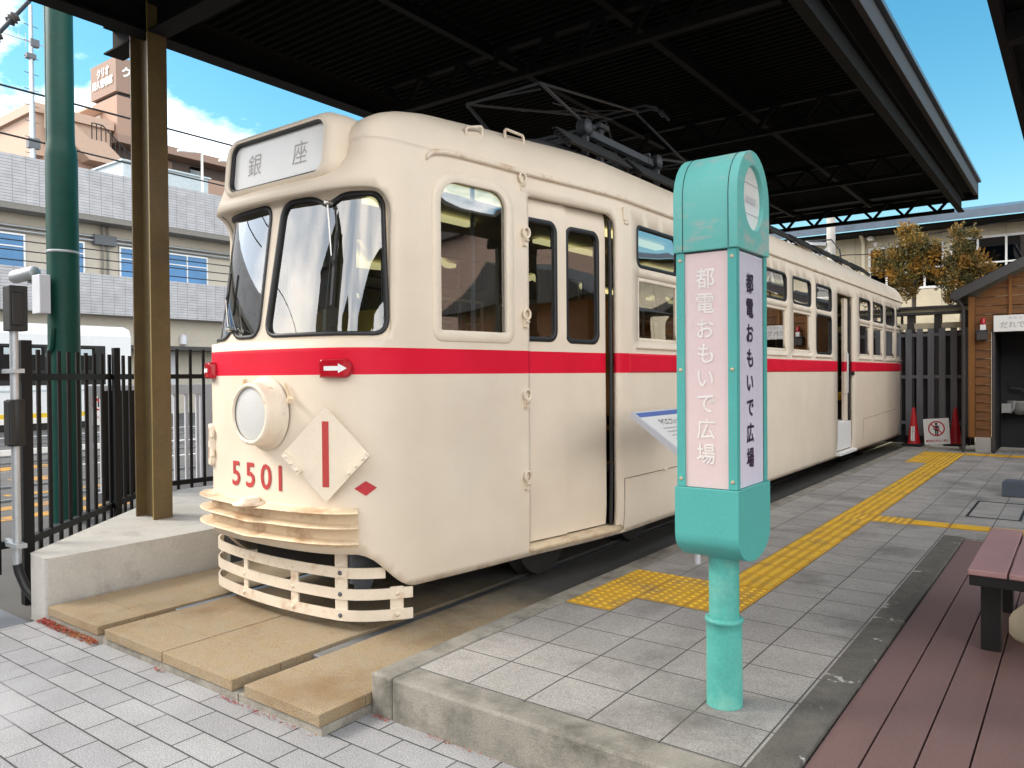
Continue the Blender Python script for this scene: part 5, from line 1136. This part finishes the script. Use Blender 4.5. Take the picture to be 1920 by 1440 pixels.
mb = MB(); rg = [(.155*math.cos(t), .155*math.sin(t)) for t in np.linspace(0, 2*math.pi, 33)[:-1]]; ri = [(u*.8, v*.8) for u, v in rg]; V, T = region(rg, [ri], [], []); mb.add([(-13.988, 6.48+u, .93+v) for u, v in V], T); mb.add([(-13.987, 6.48+u, .93+v) for u, v in ((-.115, .09), (-.09, .115), (.115, -.09), (.09, -.115))], [(0, 1, 2, 3)]); obj('red_ring', mb, 'redpaint', ns, recalc=False)
mb = MB(); mb.add([(-13.9885, 6.48+u, .93+v) for u, v in ((-.035, -.09), (.035, -.09), (.035, .04), (-.035, .04))], [(0, 1, 2, 3)]); mb.add([(-13.9885, 6.48+.03*math.cos(t), 1.0+.03*math.sin(t)) for t in np.linspace(0, 6.28, 13)[:-1]], [tuple(range(12))]); obj('pictogram', mb, 'blackish', ns, recalc=False)
letter('notice', '立入禁止', .07, lambda u, v: (-13.987, 6.48+u, .66+v), 'redpaint', ns)
# white tram car parked in the yard
tr = thing('parked_tram', 'white tram car with a dark window band parked in the yard behind the black fence', 'tram', (-27.2, 4, GZ))
mb = MB(); pr = [(-26, .05), (-26, 2.75), (-26.12, 2.98), (-26.5, 3.1), (-27.9, 3.1), (-28.3, 2.98), (-28.4, 2.75), (-28.4, .05)]
mb.prism(pr, lambda u, v, d: (u, d, v), -2, 13.1, 0, False); obj('body', mb, 'trainwhite', tr, bevel=.04)
mb = MB(); mb.box(-26.02, -25.995, -1.8, 12.25, 1.15, 2.42); obj('window_band', mb, 'dark', tr)
for k in range(9):
    y = -1.5+1.52*k; mb = MB(); mb.box(-25.997, -25.985, y, y+1.25, 1.62, 2.35); w = obj('window', mb, 'blackglass', tr)
    for d_ in (.12, .75): mb = MB(); mb.add([(-25.982, y+d_, 2.10), (-25.982, y+d_+.40, 2.10), (-25.982, y+d_+.40, 2.30), (-25.982, y+d_, 2.30)], [(0, 1, 2, 3)]); obj('far_pane', mb, 'tank', w)
mb = MB(); mb.box(-26.03, -25.99, -2, 12.4, .05, .28); obj('yellow_sill', mb, 'yellow_seat', tr)
mb = MB(); mb.box(-26.02, -25.985, -2, 12.4, .95, 1.01); obj('stripe', mb, 'tank', tr)
mb = MB(); mb.box(-28.2, -26.15, -1.6, 12.0, GZ+.02, .05); obj('underframe', mb, 'under', tr)
# tiled office building
tb = thing('tiled_building', 'two storey building faced with long bands of white tiles behind the yard', 'building', (-34, 15, GZ)); TX = -32
mb = MB(); mb.box(TX-12, TX, -12, 34, 7.95, 9.75); mb.box(TX-12, TX-.25, -12, 34, 9.3, 9.6); obj('parapet', mb, 'facade', tb)
mb = MB(); mb.box(TX-12, TX, -12, 34, 3.95, 5.58); obj('spandrel', mb, 'facade', tb)
mb = MB(); mb.box(TX-12, TX-.9, -12, 34, 5.58, 7.95); obj('upper_wall', mb, 'facadewall', tb)
mb = MB(); mb.box(TX-12, TX-.6, -12, 34, GZ, 3.95); obj('lower_wall', mb, 'facadewall', tb)
mb = MB(); mb.box(TX-.9, TX-.01, -12, 34, 7.72, 7.949); obj('soffit_beam', mb, 'soffit', tb)
for y0, y1, n in ((-6, 3, 6), (4.5, 8.9, 4), (9.6, 12.5, 2), (13.7, 14.7, 1), (16.1, 20.2, 4), (21.5, 27, 5)): winframe(tb, y0, y1, 5.585, 6.95, TX-.83, n, (6.45,), 'alu', 'skyglass', .07, False, .08, -1)
for z in (7.05, 7.22): mb = MB(); mb.tube([(TX-.75, -12, z), (TX-.75, 34, z)], .05, 8); obj('pipe', mb, 'silver', tb)
for y in (15.4, 15.62): mb = MB(); mb.tube([(TX-.8, y, 5.6), (TX-.8, y, 7.7)], .045, 8); obj('pipe', mb, 'soffit', tb)
mb = MB(); mb.box(TX-.88, TX-.6, 15.0, 15.9, 6.9, 7.3); obj('wall_unit', mb, 'steelgrey', tb)
mb = MB(); mb.box(TX-.62, TX-.56, 17.6, 18.5, GZ, 2.5); obj('door', mb, 'pale', tb)
mb = MB(); mb.box(TX-.6, TX+.5, 15.8, 21, 2.55, 2.72); obj('door_canopy', mb, 'fencebeam', tb)
mb = MB(); mb.lathe([(.16, 0), (.16, .3), (.12, .42), (0, .46)], (TX-.5, 18.75, 2.85), (0, 0, 1), 14); obj('bulkhead_lamp', mb, 'pale', tb)
mb = MB(); mb.box(TX-6, TX-2, 16.9, 21.0, 9.62, 10.95); mb.box(TX-6.1, TX-1.9, 16.8, 21.1, 10.95, 11.02); pb = single('plant_box', mb, 'tank', 'pale blue grey plant enclosure on the flat roof of the tiled building', 'plant unit', (TX-4, 19, 9.62))
for y in (20.2, 22.3):
    mb = MB(); mb.tube([(TX-1.2, y, 9.5), (TX-1.2, y, 11.9), (TX-1.2, y-1.2, 11.75)], .06, 8); single('vent_pipe', mb, 'white', 'thin white vent pipe on the tiled roof %s the plant box' % ('in front of' if y < 21 else 'just right of'), 'pipe', (TX-1.2, y, 9.5), 'vent pipes on the tiled roof')
an = thing('antenna_mast', 'slim grey antenna mast with rungs rising above the tiled roof left of the green pole', 'antenna', (TX-4, 14.05, 9.5)); ax_, ay = TX-4, 14.05
mb = MB(); mb.tube([(ax_, ay, 9.6), (ax_, ay, 12.6), (ax_, ay, 17.3)], [.13, .11, .07], 10); obj('shaft', mb, 'silver', an)
for k in range(9):
    z = 11.0+.68*k; mb = MB(); mb.tube([(ax_, ay-.28, z), (ax_, ay+.28, z-.04)], .016, 6); obj('rung', mb, 'steelgrey', an)
mb = MB(); mb.tube([(ax_, ay-1.3, 15.75), (ax_, ay+.9, 15.7)], .022, 6)
for k in range(7): y = ay-1.25+.26*k; mb.tube([(ax_, y, 15.75-.45+.04*k), (ax_, y, 15.75+.45-.04*k)], .012, 5)
obj('aerial', mb, 'silver', an)
mb = MB(); mb.box(ax_-.1, ax_+.14, ay-.05, ay+.28, 15.55, 15.85); mb.box(ax_-.1, ax_+.14, ay-.22, ay+.15, 15.0, 15.2); mb.box(ax_-.12, ax_+.14, ay-.2, ay+.26, 11.2, 11.6); obj('brackets', mb, 'steelgrey', an)
# apartment block with a rooftop sign tower
ap = thing('apartment_building', 'salmon apartment block with a sign tower on its roof behind the tiled building', 'building', (-66, 40, GZ)); AX = -62
mb = MB(); mb.box(AX-14, AX, 25.2, 75, GZ, 18.1); obj('body', mb, 'apt', ap)
mb = MB(); mb.box(AX-30, AX-.6, 24.6, 30.2, 18.1, 21.2); obj('end_wing', mb, 'aptlight', ap)
mb = MB(); mb.box(AX-30.5, AX-.3, 24.3, 30.3, 21.2, 21.9); obj('wing_parapet', mb, 'aptlight', ap)
mb = MB(); mb.box(AX-22, AX-20, 24.55, 24.59, 19.4, 20.6); obj('window', mb, 'faraway_glass', ap)
mb = MB(); mb.box(AX-14, AX-1.6, 30.4, 75, 18.1, 20.3); obj('balcony_wall', mb, 'apt_recess', ap)
mb = MB(); mb.box(AX-.16, AX, 30.5, 75, 18.1, 18.9); obj('balcony_parapet', mb, 'apt', ap)
mb = MB(); mb.box(AX-14, AX+.1, 30.35, 75, 20.3, 20.95); obj('roof_edge', mb, 'aptdark', ap)
mb = MB(); mb.box(AX-4, AX+.2, 42.0, 75, 20.95, 21.5); obj('roof_band', mb, 'apt', ap)
for k, y in enumerate((33.2, 34.8, 37.5, 44, 50)): mb = MB(); mb.box(AX-1.58, AX-1.5, y, y+1.0, 18.15, 20.1); obj('door', mb, 'faraway_glass' if k % 2 == 0 else 'aptdark', ap)
mb = MB(); mb.box(AX-4.15, AX, 30.4, 33.5, 20.95, 24.05); obj('tower', mb, 'apt', ap)
mb = MB(); mb.box(AX-3.9, AX-.2, 30.6, 33.3, 24.05, 24.35); obj('tower_gap', mb, 'dark', ap)
mb = MB(); mb.box(AX-4.2, AX+.05, 30.32, 33.6, 24.35, 27.1); sgb = obj('sign_box', mb, 'aptdark', ap)
letter('sign_lettering', 'クリオ', .82, lambda u, v: (AX-2.0+u, 30.26, 26.28+v), 'white', sgb, .85, .035); letter('sign_lettering', '尾久壱番館', .72, lambda u, v: (AX-2.1+u, 30.26, 25.42+v), 'white', sgb, .95, .03)
letter('sign_lettering', 'クリオ', .92, lambda u, v: (AX+.07, 32.1+u, 26.05+v), 'white', sgb, 1.0, .04)
mb = MB(); mb.box(AX-3.7, AX-2.8, 30.34, 30.42, 21.0, 23.0); obj('tower_door', mb, 'trainwhite', ap)
mb = MB(); mb.box(AX-4.3, AX-2.3, 29.2, 30.39, 23.1, 23.25); obj('porch', mb, 'aptlight', ap)
for (ya, za), (yb_, zb_) in (((25.0, 20.9), (27.6, 18.9)), ((27.6, 18.9), (28.8, 18.9)), ((28.8, 18.9), (33.0, 15.4))):
    mb = MB(); mb.add([(AX+.05+dx, y, z) for dx in (0, 1.4) for y, z in ((ya, za-.9), (yb_, zb_-.9), (yb_, zb_+.7), (ya, za+.7))], [(0, 1, 2, 3), (7, 6, 5, 4), (0, 4, 5, 1), (1, 5, 6, 2), (2, 6, 7, 3), (3, 7, 4, 0)]); obj('stair_wall', mb, 'aptlight', ap)
for y in np.arange(28.0, 31.5, .35): mb = MB(); mb.box(AX+.9, AX+.96, y-.03, y+.03, 19.6-(y-28.8 if y > 28.8 else 0)*.83, 21.0-(y-28.8 if y > 28.8 else 0)*.83); obj('railing_bar', mb, 'dark', ap)
for a, b in (((28.0, 21.0), (28.8, 21.0)), ((28.8, 21.0), (31.4, 18.85))): mb = MB(); mb.bar((AX+.93, a[0], a[1]), (AX+.93, b[0], b[1]), .07, .07); obj('handrail', mb, 'dark', ap)
# overhead wires
def wire(label, p, q, r=.016, sag_=.25):
    mb = MB(); p = Vector(p); q = Vector(q); mb.tube([p+(q-p)*k/24+Vector((0, 0, -sag_*4*(k/24)*(1-k/24))) for k in range(25)], r, 6); single('overhead_wire', mb, 'wire', label, 'wire', p, 'overhead wires in the yard')
wire('upper thin black wire crossing the sky behind the green pole', (-14, -30, 6.1), (-14, 60, 6.1), .018, .0)
wire('lower thin black wire slanting down across the tiled building towards the tram', (-12.8, -1.0, 5.15), (-21.8, 18.5, 7.35), .018, .05)
for k, (za, zb_) in enumerate(((3.05, 3.2), (2.85, 3.0), (3.3, 3.1))): wire(('thin wire in front of the upper windows of the tiled building, %s of three' % ('top', 'middle', 'lowest')[k]), (-19, -20, 4.55-.22*k), (-19, 45, 4.55-.22*k), .014, .12)
iw = thing('insulated_wire', 'wire with two dark insulators slanting down from the top of the green pole', 'wire', (-9.1, 3.8, 6.0))
mb = MB(); mb.tube([(-9.1, 3.8, 5.98), (-8.6, 3.35, 5.2), (-8.05, 2.85, 4.52), (-6.9, 1.9, 3.5)], .02, 8); obj('cable', mb, 'wire', iw)
for p in ((-8.3, 3.08, 4.83), (-8.02, 2.83, 4.49)):
    mb = MB(); mb.lathe([(.02, -.06), (.055, -.04), (.04, -.015), (.06, 0), (.04, .015), (.055, .04), (.02, .06)], p, (-.55, -.5, -.72), 12); obj('insulator', mb, 'fencebeam', iw)

# ------------------------------------------------------------------ the far side of the street, behind the camera (seen only in the glass), plus one added light blocker
for k, (x, w, y, h, m_, lab) in enumerate(((-30, 13, -24, 8.5, 'aptdark', 'brown house at the far left behind the camera'), (-10, 13, -23, 12.5, 'aptdark', 'brown apartment house across the street behind the camera'), (3, 13, -21, 8.5, 'apt', 'salmon house across the street behind the camera'), (24, 14, -24, 7.0, 'facadewall', 'pale house at the far right behind the camera'), (3.4, 4.4, 13.8, 2.5, 'wood', 'low brown light-blocking shed added right of the platform, out of view'), (20, 18, 24, 6.5, 'aptdark', 'brown house to the right of the hut outside the photo'), (40, 16, 22, 8.0, 'facadewall', 'beige house far to the right outside the photo'))):  # low one by the platform is added out of view to block light
    h_ = thing('house', lab, 'house', (x, y, GZ)); mb = MB(); dp = 5 if h < 3 else 8; mb.box(x-w/2, x+w/2, y-dp, y, GZ, h); obj('wall', mb, m_, h_)
    mb = MB(); mb.prism([(x-w/2-.4, h), (x+w/2+.4, h), (x, h+w*.17)], lambda u, v, d: (u, d, v), y-dp-.3, y+.3); obj('roof', mb, 'roofdark', h_)
    for j in range(3): mb = MB(); mb.box(x-w*.36+j*w*.27, x-w*.36+j*w*.27+1.6, y-.02, y+.05, h*.55, h*.55+1.4); obj('window', mb, 'faraway_glass', h_)
up_ = thing('utility_pole', 'grey utility pole with cross arms behind the camera', 'pole', (-9, -14, GZ))
mb = MB(); mb.tube([(-9, -14, GZ), (-9, -14, 9.5)], [.17, .12], 14); obj('shaft', mb, 'concrete', up_)
for z in (8.2, 9.0): mb = MB(); mb.bar((-10.1, -14, z), (-7.9, -14, z), .09, .09); obj('cross_arm', mb, 'steelgrey', up_)
for k in range(4): wire('black street wire behind the camera, %s of four' % ('lowest', 'second', 'third', 'topmost')[k], (-40, -16-k*.3, 5.6+.75*k), (30, -12-k*.3, 5.9+.75*k), .035, .6)
